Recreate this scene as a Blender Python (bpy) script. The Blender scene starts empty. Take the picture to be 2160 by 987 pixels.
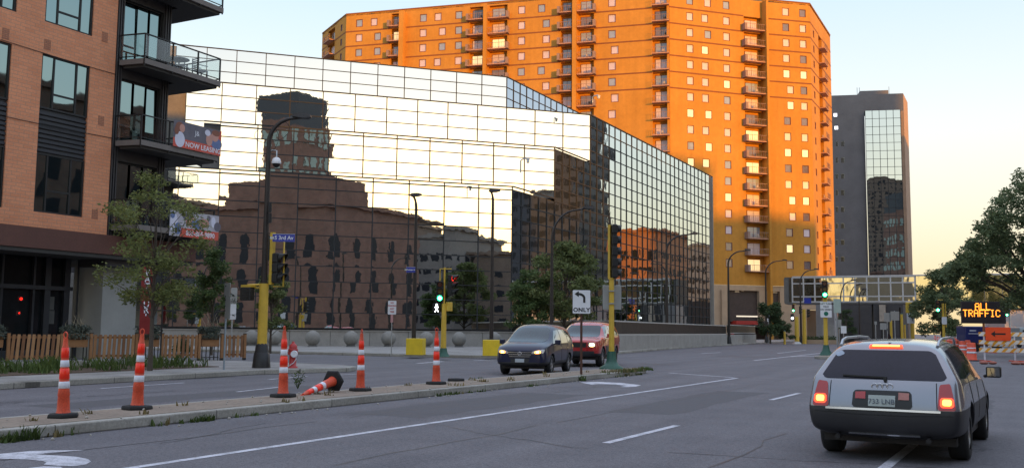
import bpy, bmesh, math, random
from mathutils import Vector, Matrix
random.seed(7)
scene=bpy.context.scene
COL=scene.collection
R=math.radians
F0=2049.0
CX,CY=1080.0,493.5
YAW=math.radians(27.6); PITCH=math.atan(201/F0); ROLL=math.radians(.56); CAMZ=1.5
def _v(a,b,c): return (a,b,c)
fh=(-math.sin(YAW),math.cos(YAW)); R0=(math.cos(YAW),math.sin(YAW),0.0)
FW=(fh[0]*math.cos(PITCH),fh[1]*math.cos(PITCH),math.sin(PITCH))
U0=(-fh[0]*math.sin(PITCH),-fh[1]*math.sin(PITCH),math.cos(PITCH))
RT=tuple(R0[i]*math.cos(ROLL)+U0[i]*math.sin(ROLL) for i in range(3))
UP=tuple(U0[i]*math.cos(ROLL)-R0[i]*math.sin(ROLL) for i in range(3))
def ray(px,py):
    a=(px-CX)/F0; b=(CY-py)/F0
    return tuple(FW[i]+a*RT[i]+b*UP[i] for i in range(3))
def G(px,py,z=0.0):
    d=ray(px,py); t=(z-CAMZ)/d[2]; return (d[0]*t,d[1]*t,z)
def AT(px,py,dist):
    "point on the ray at horizontal depth dist along the camera heading"
    d=ray(px,py); t=dist/(d[0]*fh[0]+d[1]*fh[1]); return (d[0]*t,d[1]*t,CAMZ+d[2]*t)
def PL(px,py,p0,dr):
    "ray against the vertical plane through p0 along dr -> (u,z)"
    d=ray(px,py); n=(dr[1],-dr[0]); t=(n[0]*p0[0]+n[1]*p0[1])/(n[0]*d[0]+n[1]*d[1])
    x,y=d[0]*t,d[1]*t; return ((x-p0[0])*dr[0]+(y-p0[1])*dr[1],CAMZ+d[2]*t)
def AX(X,Z): return (X*R0[0]+Z*fh[0],X*R0[1]+Z*fh[1])
def prj(p):
    q=(p[0],p[1],p[2]-CAMZ); z=sum(q[i]*FW[i] for i in range(3))
    return (CX+F0*sum(q[i]*RT[i] for i in range(3))/z, CY-F0*sum(q[i]*UP[i] for i in range(3))/z, z)
def dirA(deg):
    a=math.radians(deg)-YAW; return (math.sin(a),math.cos(a))
# ------------------------------------------------------------ materials
MATS={}
def _new(name):
    m=bpy.data.materials.new(name); m.use_nodes=True
    nt=m.node_tree; b=nt.nodes['Principled BSDF']; MATS[name]=m
    return m,nt,b
def _coord(nt,scale=(1,1,1),kind='Object'):
    tc=nt.nodes.new('ShaderNodeTexCoord'); mp=nt.nodes.new('ShaderNodeMapping')
    mp.inputs['Scale'].default_value=scale
    nt.links.new(tc.outputs[kind],mp.inputs['Vector']); return mp.outputs['Vector']
def _noise(nt,vec,scale,detail=4,rough=.55):
    n=nt.nodes.new('ShaderNodeTexNoise'); n.inputs['Scale'].default_value=scale
    n.inputs['Detail'].default_value=detail; n.inputs['Roughness'].default_value=rough
    nt.links.new(vec,n.inputs['Vector']); return n.outputs['Fac']
def _ramp(nt,fac,stops):
    r=nt.nodes.new('ShaderNodeValToRGB'); cr=r.color_ramp
    while len(cr.elements)<len(stops): cr.elements.new(.5)
    for e,(p,c) in zip(cr.elements,stops): e.position=p; e.color=(*c,1) if len(c)==3 else c
    nt.links.new(fac,r.inputs['Fac']); return r.outputs['Color']
def _mix(nt,fac,a,b,mode='MIX'):
    m=nt.nodes.new('ShaderNodeMix'); m.data_type='RGBA'; m.blend_type=mode
    for s,v in ((m.inputs[0],fac),(m.inputs[6],a),(m.inputs[7],b)):
        if hasattr(v,'is_linked') or hasattr(v,'links'): nt.links.new(v,s)
        elif isinstance(v,(int,float)): s.default_value=v
        else: s.default_value=(*v,1)
    return m.outputs[2]
def _bump(nt,b,h,strength=.3,dist=.02):
    n=nt.nodes.new('ShaderNodeBump'); n.inputs['Strength'].default_value=strength; n.inputs['Distance'].default_value=dist
    nt.links.new(h,n.inputs['Height']); nt.links.new(n.outputs['Normal'],b.inputs['Normal'])
def mul(c,k): return tuple(min(1,x*k) for x in c)
def M(name,col=None,rough=.6,metal=0.,var=.25,scale=3.,bump=0.,spec=None,kind='Object',coat=0):
    """plain weathered material: base colour varied by two noises"""
    if name in MATS: return MATS[name]
    m,nt,b=_new(name)
    v=_coord(nt,kind=kind); f=_noise(nt,v,scale,6); g=_noise(nt,v,scale*9,3)
    c=_ramp(nt,f,[(.3,mul(col,1-var)),(.7,mul(col,1+var*.6))])
    c=_mix(nt,.35*var/.25 if var<.7 else .8,c,_ramp(nt,g,[(.35,mul(col,1-var)),(.65,mul(col,1+var*.5))]))
    nt.links.new(c,b.inputs['Base Color'])
    rr=nt.nodes.new('ShaderNodeMapRange'); rr.inputs['To Min'].default_value=max(0,rough-.08); rr.inputs['To Max'].default_value=min(1,rough+.08)
    nt.links.new(f,rr.inputs['Value']); nt.links.new(rr.outputs['Result'],b.inputs['Roughness'])
    b.inputs['Metallic'].default_value=metal
    if spec is not None: b.inputs['Specular IOR Level'].default_value=spec
    if coat: b.inputs['Coat Weight'].default_value=coat; b.inputs['Coat Roughness'].default_value=.05
    if bump: _bump(nt,b,g,bump,.01)
    return m
def EMI(name,col,s):
    if name in MATS: return MATS[name]
    m,nt,b=_new(name); b.inputs['Base Color'].default_value=(*mul(col,.6),1)
    b.inputs['Emission Color'].default_value=(*col,1); b.inputs['Emission Strength'].default_value=s
    b.inputs['Roughness'].default_value=.3
    return m
def mirror(name,tint,rough=.015,wave=.02,wscale=.35):
    m,nt,b=_new(name); b.inputs['Base Color'].default_value=(*tint,1); b.inputs['Metallic'].default_value=1
    b.inputs['Roughness'].default_value=rough
    v=_coord(nt,(1,1,.8)); f=_noise(nt,v,wscale,2,.4)
    _bump(nt,b,f,1.0,wave); return m
def brick(name,c1,c2,mortar,bw,bh,axis='yz',mort=.012,dark=.15,off=(0,0)):
    m,nt,b=_new(name)
    tc=nt.nodes.new('ShaderNodeTexCoord'); sx=nt.nodes.new('ShaderNodeSeparateXYZ'); cx=nt.nodes.new('ShaderNodeCombineXYZ')
    nt.links.new(tc.outputs['Object'],sx.inputs[0])
    if axis=='yz': nt.links.new(sx.outputs[1],cx.inputs[0])
    elif axis=='xz': nt.links.new(sx.outputs[0],cx.inputs[0])
    else:
        ad=nt.nodes.new('ShaderNodeMath'); nt.links.new(sx.outputs[0],ad.inputs[0]); nt.links.new(sx.outputs[1],ad.inputs[1]); nt.links.new(ad.outputs[0],cx.inputs[0])
    nt.links.new(sx.outputs[2],cx.inputs[1])
    br=nt.nodes.new('ShaderNodeTexBrick'); nt.links.new(cx.outputs[0],br.inputs['Vector'])
    br.inputs['Scale'].default_value=1; br.inputs['Brick Width'].default_value=bw; br.inputs['Row Height'].default_value=bh
    br.inputs['Mortar Size'].default_value=mort; br.inputs['Mortar Smooth'].default_value=.2; br.inputs['Bias'].default_value=-.2
    br.inputs['Color1'].default_value=(*c1,1); br.inputs['Color2'].default_value=(*c2,1); br.inputs['Mortar'].default_value=(*mortar,1)
    f=_noise(nt,tc.outputs['Object'],.5,6)
    c=_mix(nt,1.0,br.outputs['Color'],_ramp(nt,f,[(.3,(1-dark,)*3),(.7,(1,)*3)]),'MULTIPLY')
    g=_noise(nt,tc.outputs['Object'],14,3)
    c=_mix(nt,.35,c,_mix(nt,1.0,c,_ramp(nt,g,[(.3,(.55,)*3),(.7,(1,)*3)]),'MULTIPLY'))
    nt.links.new(c,b.inputs['Base Color']); b.inputs['Roughness'].default_value=.85
    inv=nt.nodes.new('ShaderNodeMath'); inv.operation='SUBTRACT'; inv.inputs[0].default_value=1; nt.links.new(br.outputs['Fac'],inv.inputs[1])
    _bump(nt,b,inv.outputs[0],.5,.008)
    return m
# ------------------------------------------------------------ mesh building
class MB:
    def __init__(s): s.v=[]; s.f=[]; s.m=[]; s.sm=[]
    def add(s,vs,fs,mi=0,sm=False):
        o=len(s.v); s.v+= [tuple(v) for v in vs]
        for f in fs: s.f.append([o+i for i in f]); s.m.append(mi); s.sm.append(sm)
        return s
    def box(s,x0,x1,y0,y1,z0,z1,mi=0):
        vs=[(x,y,z) for z in (z0,z1) for y in (y0,y1) for x in (x0,x1)]
        return s.add(vs,[(0,2,3,1),(4,5,7,6),(0,1,5,4),(2,6,7,3),(0,4,6,2),(1,3,7,5)],mi)
    def hexa(s,p,mi=0):   # 8 points: bottom 4 ccw then top 4 ccw
        return s.add(p,[(3,2,1,0),(4,5,6,7),(0,1,5,4),(1,2,6,5),(2,3,7,6),(3,0,4,7)],mi)
    def bar(s,a,b,w,h=None,mi=0,up=(0,0,1)):
        h=h or w; a=Vector(a); b=Vector(b); d=(b-a).normalized(); u=Vector(up)
        if abs(d.dot(u))>.99: u=Vector((1,0,0))
        r=d.cross(u).normalized(); u=r.cross(d); r*=w/2; u*=h/2
        return s.hexa([a-r-u,a+r-u,b+r-u,b-r-u,a-r+u,a+r+u,b+r+u,b-r+u],mi)
    def cone(s,a,b,r0,r1,n=12,mi=0,caps=True,sm=True):
        a=Vector(a); b=Vector(b); d=(b-a).normalized(); u=Vector((0,0,1)) if abs(d.z)<.9 else Vector((1,0,0))
        x=d.cross(u).normalized(); y=d.cross(x)
        vs=[]
        for p,r in ((a,r0),(b,r1)):
            for i in range(n):
                t=2*math.pi*i/n; vs.append(p+x*(r*math.cos(t))+y*(r*math.sin(t)))
        s.add(vs,[(i,(i+1)%n,n+(i+1)%n,n+i) for i in range(n)],mi,sm)
        if caps: s.add(vs,[tuple(range(n-1,-1,-1)),tuple(range(n,2*n))],mi)
        return s
    def tube(s,pts,rs,n=8,mi=0):
        pts=[Vector(p) for p in pts]
        if not hasattr(rs,'__len__'): rs=[rs]*len(pts)
        vs=[]; px=None
        for k,p in enumerate(pts):
            d=(pts[min(k+1,len(pts)-1)]-pts[max(k-1,0)]).normalized()
            if px is None:
                u=Vector((0,0,1)) if abs(d.z)<.9 else Vector((1,0,0)); x=d.cross(u).normalized()
            else: x=(px-d*px.dot(d)).normalized()
            px=x; y=d.cross(x)
            for i in range(n):
                t=2*math.pi*i/n; vs.append(p+x*(rs[k]*math.cos(t))+y*(rs[k]*math.sin(t)))
        fs=[(k*n+i,k*n+(i+1)%n,(k+1)*n+(i+1)%n,(k+1)*n+i) for k in range(len(pts)-1) for i in range(n)]
        s.add(vs,fs,mi,True); m=len(pts)*n
        return s.add(vs,[tuple(range(n-1,-1,-1)),tuple(range(m-n,m))],mi)
    def lathe(s,prof,c=(0,0,0),n=20,mi=0,axis='z'):
        vs=[]; 
        for r,z in prof:
            for i in range(n):
                t=2*math.pi*i/n; p=(r*math.cos(t),r*math.sin(t),z)
                if axis=='y': p=(p[0],p[2],-p[1])
                if axis=='x': p=(p[2],p[0],p[1])
                vs.append((p[0]+c[0],p[1]+c[1],p[2]+c[2]))
        fs=[(k*n+i,k*n+(i+1)%n,(k+1)*n+(i+1)%n,(k+1)*n+i) for k in range(len(prof)-1) for i in range(n)]
        return s.add(vs,fs,mi,True)
    def ball(s,c,r,n=16,mi=0,sz=1.):
        return s.lathe([(r*math.sin(math.pi*k/(n//2+1)) if 0<k<n//2+1 else .001,-r*sz*math.cos(math.pi*k/(n//2+1))) for k in range(n//2+2)],c,n,mi)
    def prism(s,poly,z0,z1,mi=0):
        n=len(poly); vs=[(x,y,z0) for x,y in poly]+[(x,y,z1) for x,y in poly]
        return s.add(vs,[tuple(range(n-1,-1,-1)),tuple(range(n,2*n))]+[(i,(i+1)%n,n+(i+1)%n,n+i) for i in range(n)],mi)
    def wallprism(s,poly,O,u,n_,d0,d1,mi=0):
        """poly in (u,z), extruded along n_ from d0 to d1"""
        P=lambda a,z,d:(O[0]+u[0]*a+n_[0]*d,O[1]+u[1]*a+n_[1]*d,z)
        k=len(poly); vs=[P(a,z,d1) for a,z in poly]+[P(a,z,d0) for a,z in poly]
        return s.add(vs,[tuple(range(k)),tuple(range(2*k-1,k-1,-1))]+[(i,k+i,k+(i+1)%k,(i+1)%k) for i in range(k)],mi)
    def build(s,name,mats,parent=None,local=False,smooth_angle=None,bevel=0,bseg=2):
        me=bpy.data.meshes.new(name)
        vs=s.v
        if parent is not None and not local:
            inv=PM[parent.name].inverted(); vs=[inv@Vector(v) for v in vs]
        me.from_pydata([tuple(v) for v in vs],[],s.f)
        if not isinstance(mats,(list,tuple)): mats=[mats]
        for m in mats: me.materials.append(m)
        me.polygons.foreach_set('material_index',s.m)
        me.polygons.foreach_set('use_smooth',s.sm)
        me.validate(); me.update()
        bm=bmesh.new(); bm.from_mesh(me)
        if len(s.f)<60000: bmesh.ops.recalc_face_normals(bm,faces=bm.faces) if getattr(s,'fixn',True) else None
        bm.to_mesh(me); bm.free()
        o=bpy.data.objects.new(name,me); COL.objects.link(o)
        if parent is not None: o.parent=parent
        if bevel:
            md=o.modifiers.new('b','BEVEL'); md.width=bevel; md.segments=bseg; md.limit_method='ANGLE'; md.angle_limit=R(40)
            md.harden_normals=False
        return o
PM={}
def thing(name,label,cat,loc=(0,0,0),rz=0.,group=None,scale=1.,rot=None):
    o=bpy.data.objects.new(name,None); COL.objects.link(o); o.empty_display_size=.2
    o.location=loc; o.rotation_euler=rot or (0,0,rz); o.scale=(scale,)*3
    o['label']=label; o['category']=cat
    if group: o['group']=group
    from mathutils import Euler
    PM[o.name]=Matrix.Translation(Vector(loc))@(Euler(rot or (0,0,rz)).to_matrix().to_4x4())@Matrix.Scale(scale,4)
    return o
def tag(o,label,cat,group=None,kind=None):
    o['label']=label; o['category']=cat
    if group: o['group']=group
    if kind: o['kind']=kind
    return o
def struct(o,label,cat=None,kind='structure'):
    o['label']=label; o['category']=cat or o.name.split('.')[0].replace('_',' '); o['kind']=kind; return o
def dup(root,loc,rz=None,label=None,scale=None,rot=None):
    r=root.copy(); COL.objects.link(r); r.location=loc
    if rz is not None: r.rotation_euler=(0,0,rz)
    if rot is not None: r.rotation_euler=rot
    if scale: r.scale=(scale,)*3
    if label: r['label']=label
    for ch in root.children:
        c=ch.copy(); COL.objects.link(c); c.parent=r
        for g in ch.children:
            d=g.copy(); COL.objects.link(d); d.parent=c
    return r
def text(body,size,mat,loc,rot,parent,name='lettering',ext=.004,align='CENTER',sx=1.,bold=0.,spacing=1.):
    """lettering as a mesh; loc / rot (Matrix 3x3 columns: right, up, out) in the parent's local space"""
    cu=bpy.data.curves.new(name,'FONT'); cu.body=body; cu.size=size; cu.align_x=align; cu.align_y='CENTER'; cu.extrude=ext; cu.offset=bold
    cu.space_character=spacing; cu.resolution_u=3
    t=bpy.data.objects.new(name+'_tmp',cu); COL.objects.link(t)
    bpy.context.view_layer.update()
    dg=bpy.context.evaluated_depsgraph_get(); me=bpy.data.meshes.new_from_object(t.evaluated_get(dg)); bpy.data.objects.remove(t)
    me.materials.clear(); me.materials.append(mat)
    o=bpy.data.objects.new(name,me); COL.objects.link(o)
    mt=Matrix((rot[0],rot[1],rot[2])).transposed().to_4x4(); mt=Matrix.Translation(Vector(loc))@mt@Matrix.Diagonal((sx,1,1,1))
    me.transform(mt)
    if parent is not None: o.parent=parent
    return o
ROTX=((1,0,0),(0,0,1),(0,-1,0))        # faces -Y, reads left to right for a viewer standing at -Y
def leafcloud(mb,centers,n,size,mi=0,flat=.75,hang=0.):
    """leaf-sized faces through the volume of clumps [(x,y,z,rx,rz)]"""
    tot=sum(c[3]**2*c[4] for c in centers)
    for c in centers:
        k=max(3,int(n*c[3]**2*c[4]/tot))
        for _ in range(k):
            a=random.uniform(0,2*math.pi); z=random.uniform(-1,1); r=random.random()**.45
            q=math.sqrt(1-z*z)*r
            j=1+random.gauss(0,.10)
            p=Vector((c[0]+c[3]*q*math.cos(a)*j,c[1]+c[3]*q*math.sin(a)*j,c[2]+c[4]*z*r*j))
            s=size*random.uniform(.55,1.35)
            d=Vector((random.gauss(0,1),random.gauss(0,1),random.gauss(0,flat)-hang)).normalized()
            e=d.cross(Vector((random.gauss(0,1),random.gauss(0,1),random.gauss(0,1)))).normalized()
            w=s*random.uniform(.3,.5); nn=d.cross(e)*w*.35
            mb.add([p-d*s,p+e*w+nn,p+d*s,p-e*w+nn],[(0,1,2,3)],mi)
def leafmat(name,c,var=.45):
    if name in MATS: return MATS[name]
    m,nt,b=_new(name)
    oi=nt.nodes.new('ShaderNodeNewGeometry'); v=_coord(nt)
    f=_noise(nt,v,1.1,3)
    rnd=oi.outputs['Random Per Island']
    c1=_ramp(nt,rnd,[(0,mul(c,1-var)),(.5,c),(1,(min(1,c[0]*1.7),c[1]*1.35,c[2]*1.0))])
    c2=_mix(nt,.5,c1,_ramp(nt,f,[(.35,mul(c,.55)),(.65,mul(c,1.35))]))
    nt.links.new(c2,b.inputs['Base Color']); b.inputs['Roughness'].default_value=.65
    b.inputs['Specular IOR Level'].default_value=.25
    b.inputs['Transmission Weight'].default_value=0
    tr=nt.nodes.new('ShaderNodeBsdfTranslucent'); nt.links.new(c2,tr.inputs['Color'])
    ms=nt.nodes.new('ShaderNodeMixShader'); ms.inputs[0].default_value=.3
    out=nt.nodes['Material Output']; nt.links.new(b.outputs[0],ms.inputs[1]); nt.links.new(tr.outputs[0],ms.inputs[2]); nt.links.new(ms.outputs[0],out.inputs[0])
    return m
# ------------------------------------------------------------ palette
asph=None
BLACKM=M('black_metal',(.022,.021,.022),.5,.3,.3)
DARKP=M('dark_bronze_paint',(.035,.028,.026),.45,.3,.4)
YEL=M('yellow_signal_paint',(.62,.40,.045),.5,0,.16,4)
GRN=M('green_signal_paint',(.015,.085,.055),.45,0,.3)
BLK=M('black_plastic',(.012,.012,.012),.5,0,.2)
CONC=M('concrete',(.32,.30,.275),.9,0,.22,1.2,.4)
CONCD=M('dark_concrete',(.15,.145,.14),.9,0,.25,1.0,.4)
ALU=M('galvanised_steel',(.42,.44,.46),.4,.7,.15,6)
WHITEP=M('white_sign_paint',(.72,.72,.74),.45,0,.06)
GREYP=M('bare_sign_back',(.36,.37,.37),.4,.5,.12)
REDP=M('red_paint',(.42,.03,.03),.45,0,.2)
RUST=M('rusty_brown_post',(.10,.045,.03),.8,.2,.4,8)
ORG=M('orange_plastic',(.70,.085,.034),.5,0,.34,4)
ORGR=M('orange_reflective',(1.,.032,.008),.3,0,.06)
WHR=M('white_reflective',(.70,.71,.78),.4,0,.2,7)
RUB=M('black_rubber',(.014,.014,.015),.8,0,.3,10)
# ------------------------------------------------------------ world, sun, camera
SUN_AZ,SUN_EL=120.,4.0
def make_world():
    w=bpy.data.worlds.new('World'); scene.world=w; w.use_nodes=True
    nt=w.node_tree; bg=nt.nodes['Background']; out=nt.nodes['World Output']
    sky=nt.nodes.new('ShaderNodeTexSky'); sky.sky_type='NISHITA'; sky.sun_disc=False
    sky.sun_elevation=R(SUN_EL); sky.sun_rotation=R(SUN_AZ); sky.air_density=1.0; sky.dust_density=2.0
    nt.links.new(sky.outputs[0],bg.inputs['Color']); bg.inputs['Strength'].default_value=.05
    tc=nt.nodes.new('ShaderNodeTexCoord'); sp=nt.nodes.new('ShaderNodeSeparateXYZ'); nt.links.new(tc.outputs['Generated'],sp.inputs[0])
    z=sp.outputs[2]
    ramp=_ramp(nt,z,[(0,(1.05,.80,.42)),(.05,(1.07,.90,.58)),(.12,(1.10,1.03,.84)),(.20,(1.02,1.07,1.06)),(.32,(.76,.94,1.08)),(.52,(.72,.98,1.30)),(1,(1.25,1.32,1.62))])
    # glow of the set sun's side of the sky
    dt=nt.nodes.new('ShaderNodeVectorMath'); dt.operation='DOT_PRODUCT'; nt.links.new(tc.outputs['Generated'],dt.inputs[0])
    dt.inputs[1].default_value=(math.sin(R(124)),math.cos(R(124)),.05)
    mr=nt.nodes.new('ShaderNodeMapRange'); mr.inputs['From Min'].default_value=.80; mr.inputs['From Max'].default_value=1.0; mr.interpolation_type='SMOOTHSTEP'
    nt.links.new(dt.outputs['Value'],mr.inputs['Value'])
    lo=_ramp(nt,z,[(0,(1,)*3),(.3,(1,)*3),(.46,(.15,)*3),(.7,(0,)*3)])
    gl=_mix(nt,1.0,lo,(.55,.44,.26),'MULTIPLY')
    m=nt.nodes.new('ShaderNodeVectorMath'); m.operation='SCALE'; nt.links.new(gl,m.inputs[0]); nt.links.new(mr.outputs[0],m.inputs['Scale'])
    ad=nt.nodes.new('ShaderNodeVectorMath'); ad.operation='ADD'; nt.links.new(ramp,ad.inputs[0]); nt.links.new(m.outputs[0],ad.inputs[1])
    b2=nt.nodes.new('ShaderNodeBackground'); nt.links.new(ad.outputs[0],b2.inputs['Color']); b2.inputs['Strength'].default_value=.9
    s=nt.nodes.new('ShaderNodeAddShader'); nt.links.new(bg.outputs[0],s.inputs[0]); nt.links.new(b2.outputs[0],s.inputs[1]); nt.links.new(s.outputs[0],out.inputs[0])
make_world()
def make_sun():
    l=bpy.data.lights.new('sun','SUN'); l.energy=5.0; l.angle=R(.53); l.color=(1,.39,0)
    o=bpy.data.objects.new('sun',l); COL.objects.link(o)
    d=Vector((math.sin(R(SUN_AZ))*math.cos(R(SUN_EL)),math.cos(R(SUN_AZ))*math.cos(R(SUN_EL)),math.sin(R(SUN_EL))))
    o.rotation_euler=d.to_track_quat('Z','Y').to_euler(); o.location=d*50
make_sun()
def make_cam():
    c=bpy.data.cameras.new('camera'); o=bpy.data.objects.new('camera',c); COL.objects.link(o)
    c.sensor_width=36; c.lens=36*F0/2160; c.clip_end=3000; c.clip_start=.1
    r,u,f=Vector(RT),Vector(UP),Vector(FW)
    m=Matrix((r,u,-f)).transposed().to_4x4(); m.translation=Vector((0,0,CAMZ)); o.matrix_world=m; scene.camera=o
make_cam()
vs=scene.view_settings; vs.view_transform='Standard'; vs.look='None'; vs.exposure=0; vs.gamma=1; vs.use_curve_mapping=False
scene.render.engine='CYCLES'
cy=scene.cycles; cy.max_bounces=6; cy.diffuse_bounces=2; cy.glossy_bounces=4; cy.transmission_bounces=4; cy.transparent_max_bounces=8; cy.caustics_reflective=False; cy.caustics_refractive=False; cy.sample_clamp_indirect=3
# ------------------------------------------------------------ ground
def asphalt():
    m,nt,b=_new('asphalt'); v=_coord(nt)
    big=_noise(nt,v,.12,5,.6); mid=_noise(nt,v,.9,6,.65); fine=_noise(nt,v,55,3,.7); fine2=_noise(nt,v,17,4,.7)
    st=_coord(nt,(1.0,.05,1)); streak=_noise(nt,st,1.1,4)
    c=_ramp(nt,big,[(.3,(.098,.092,.101)),(.7,(.160,.150,.162))])
    c=_mix(nt,.5,c,_ramp(nt,streak,[(.3,(.080,.076,.085)),(.7,(.19,.178,.188))]))
    c=_mix(nt,.35,c,_ramp(nt,mid,[(.3,(.078,.074,.084)),(.72,(.19,.178,.190))]))
    c=_mix(nt,.55,c,_mix(nt,1.0,c,_ramp(nt,fine,[(.36,(.15,)*3),(.62,(1.6,)*3)]),'MULTIPLY'))
    c=_mix(nt,.42,c,_mix(nt,1.0,c,_ramp(nt,fine2,[(.35,(.3,)*3),(.65,(1.5,)*3)]),'MULTIPLY'))
    # sealed cracks
    vo=nt.nodes.new('ShaderNodeTexVoronoi'); vo.feature='DISTANCE_TO_EDGE'; vo.inputs['Scale'].default_value=.16
    wv=nt.nodes.new('ShaderNodeVectorMath'); wv.operation='ADD'; nz=nt.nodes.new('ShaderNodeTexNoise'); nz.inputs['Scale'].default_value=.7; nz.inputs['Detail'].default_value=6
    nt.links.new(v,nz.inputs['Vector']); sc=nt.nodes.new('ShaderNodeVectorMath'); sc.operation='SCALE'; sc.inputs['Scale'].default_value=3.0
    nt.links.new(nz.outputs['Color'],sc.inputs[0]); nt.links.new(v,wv.inputs[0]); nt.links.new(sc.outputs[0],wv.inputs[1]); nt.links.new(wv.outputs[0],vo.inputs['Vector'])
    ck=_ramp(nt,vo.outputs['Distance'],[(0,(1,)*3),(.0022,(1,)*3),(.0045,(0,)*3)])
    cm=_mix(nt,1.0,ck,_ramp(nt,big,[(.5,(0,)*3),(.56,(.75,)*3)]),'MULTIPLY')
    c=_mix(nt,cm,c,(.035,.033,.036))
    nt.links.new(c,b.inputs['Base Color']); b.inputs['Roughness'].default_value=.82; b.inputs['Specular IOR Level'].default_value=.35
    _bump(nt,b,fine,.5,.006); return m
ASPH=asphalt()
def worn_paint():
    m,nt,b=_new('worn_road_paint'); v=_coord(nt)
    f=_noise(nt,v,3.2,8,.75); g=_noise(nt,v,38,3,.7)
    wear=_mix(nt,.5,_ramp(nt,f,[(.40,(0,)*3),(.54,(1,)*3)]),_ramp(nt,g,[(.34,(0,)*3),(.50,(1,)*3)]))
    c=_mix(nt,wear,(.15,.145,.155),(.58,.57,.62)); nt.links.new(c,b.inputs['Base Color']); b.inputs['Roughness'].default_value=.75
    return m
PAINT=worn_paint()
def sidewalk_mat(name,c,joint=1.5,mort=.012):
    m,nt,b=_new(name); tc=nt.nodes.new('ShaderNodeTexCoord')
    br=nt.nodes.new('ShaderNodeTexBrick'); br.offset=0; nt.links.new(tc.outputs['Object'],br.inputs['Vector'])
    br.inputs['Scale'].default_value=1; br.inputs['Brick Width'].default_value=joint; br.inputs['Row Height'].default_value=joint; br.inputs['Mortar Size'].default_value=mort
    br.inputs['Color1'].default_value=(*c,1); br.inputs['Color2'].default_value=(*mul(c,.86),1); br.inputs['Mortar'].default_value=(*mul(c,.35),1)
    f=_noise(nt,tc.outputs['Object'],.6,6,.65); g=_noise(nt,tc.outputs['Object'],22,4,.7)
    cc=_mix(nt,1.0,br.outputs['Color'],_ramp(nt,f,[(.3,(.62,.6,.58)),(.7,(1.1,)*3)]),'MULTIPLY')
    cc=_mix(nt,.45,cc,_mix(nt,1.0,cc,_ramp(nt,g,[(.35,(.5,)*3),(.65,(1.2,)*3)]),'MULTIPLY'))
    nt.links.new(cc,b.inputs['Base Color']); b.inputs['Roughness'].default_value=.9; _bump(nt,b,g,.4,.006); return m
SIDE=sidewalk_mat('sidewalk_concrete',(.35,.335,.32)); KERB=sidewalk_mat('kerb_concrete',(.40,.38,.34),3.0)
DIRT=M('median_dirt_concrete',(.25,.195,.15),.95,0,.35,1.6,.6)
MULCH=M('mulch',(.10,.065,.042),1,0,.5,3,.8)
mb=MB(); mb.add([(-1500,-1500,0),(1500,-1500,0),(1500,1500,0),(-1500,1500,0)],[(0,1,2,3)])
struct(mb.build('road',ASPH),'grey worn asphalt of the street and crossing')
def slab(name,poly,label,kerb=.16,z=.15,inner=SIDE,zi=None):
    """raised slab with a kerb of its own along the edge"""
    mb=MB(); mb.prism(poly,0.0,z,0)
    o=mb.build(name,[KERB],bevel=.02)
    struct(o,label,'kerb'); return o
def shrink(poly,d):
    n=len(poly); out=[]
    for i in range(n):
        a=Vector(poly[i-1]); b=Vector(poly[i]); c=Vector(poly[(i+1)%n])
        e1=(b-a).normalized(); e2=(c-b).normalized(); n1=Vector((-e1.y,e1.x)); n2=Vector((-e2.y,e2.x)); q=(n1+n2).normalized()
        out.append(tuple(b+q*(d/max(.3,q.dot(n1)))))
    return out
LW=[(-20.9,-40),(-20.95,14.6),(-21.45,23.7),(-20.9,25.6),(-20.4,27.1),(-20.9,28.2),(-22.3,29.0),(-26,29.4),(-33,29.8),(-75,31.5),(-75,-40)]
slab('kerb_near_block',LW,'pale concrete kerb round the near block')
mb=MB(); mb.prism(shrink(LW,.2),.10,.156); struct(mb.build('sidewalk',SIDE),'concrete sidewalk in front of the brick apartment building')
FWp=[(-78,44.9),(-38.4,43.0),(-29.3,43.4),(-25.2,43.9),(-23.4,45.5),(-22.6,50),(-22.7,57.9),(-25.5,75.9),(-28.0,101.5),(-31.0,150),(-33,200),(-130,200),(-130,45)]
slab('kerb_far_block',FWp,'pale kerb round the mirrored office block')
mb=MB(); mb.prism(shrink(FWp,.2),.10,.156); struct(mb.build('sidewalk',SIDE),'concrete sidewalk in front of the mirrored office building')
RWp=[(11.5,-60),(60,-60),(60,200),(11.5,200)]
slab('kerb_right_side',RWp,'kerb along the far right side of the street')
mb=MB(); mb.prism(shrink(RWp,.2),.10,.156); struct(mb.build('sidewalk',SIDE),'sidewalk along the far right side of the street')
MED=[(-11.65,-25),(-11.68,31.6),(-11.8,32.9),(-12.15,33.6),(-12.7,33.6),(-13.1,32.9),(-13.25,31.6),(-13.3,-25)]
slab('median_kerb',MED,'weathered concrete kerb round the median island')
mb=MB(); mb.prism(shrink(MED,.19),.10,.157); struct(mb.build('median_island',DIRT),'brown sandy top of the narrow median island')
M2=[(-9.3,58),(-9.3,110),(-10.6,110),(-10.6,58),(-10.2,57.1),(-9.7,57.1)]
slab('median_kerb',M2,'kerb round the far median island beyond the crossing')
mb=MB(); mb.prism(shrink(M2,.17),.10,.157); struct(mb.build('median_island',DIRT),'top of the far median island beyond the crossing')
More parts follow.
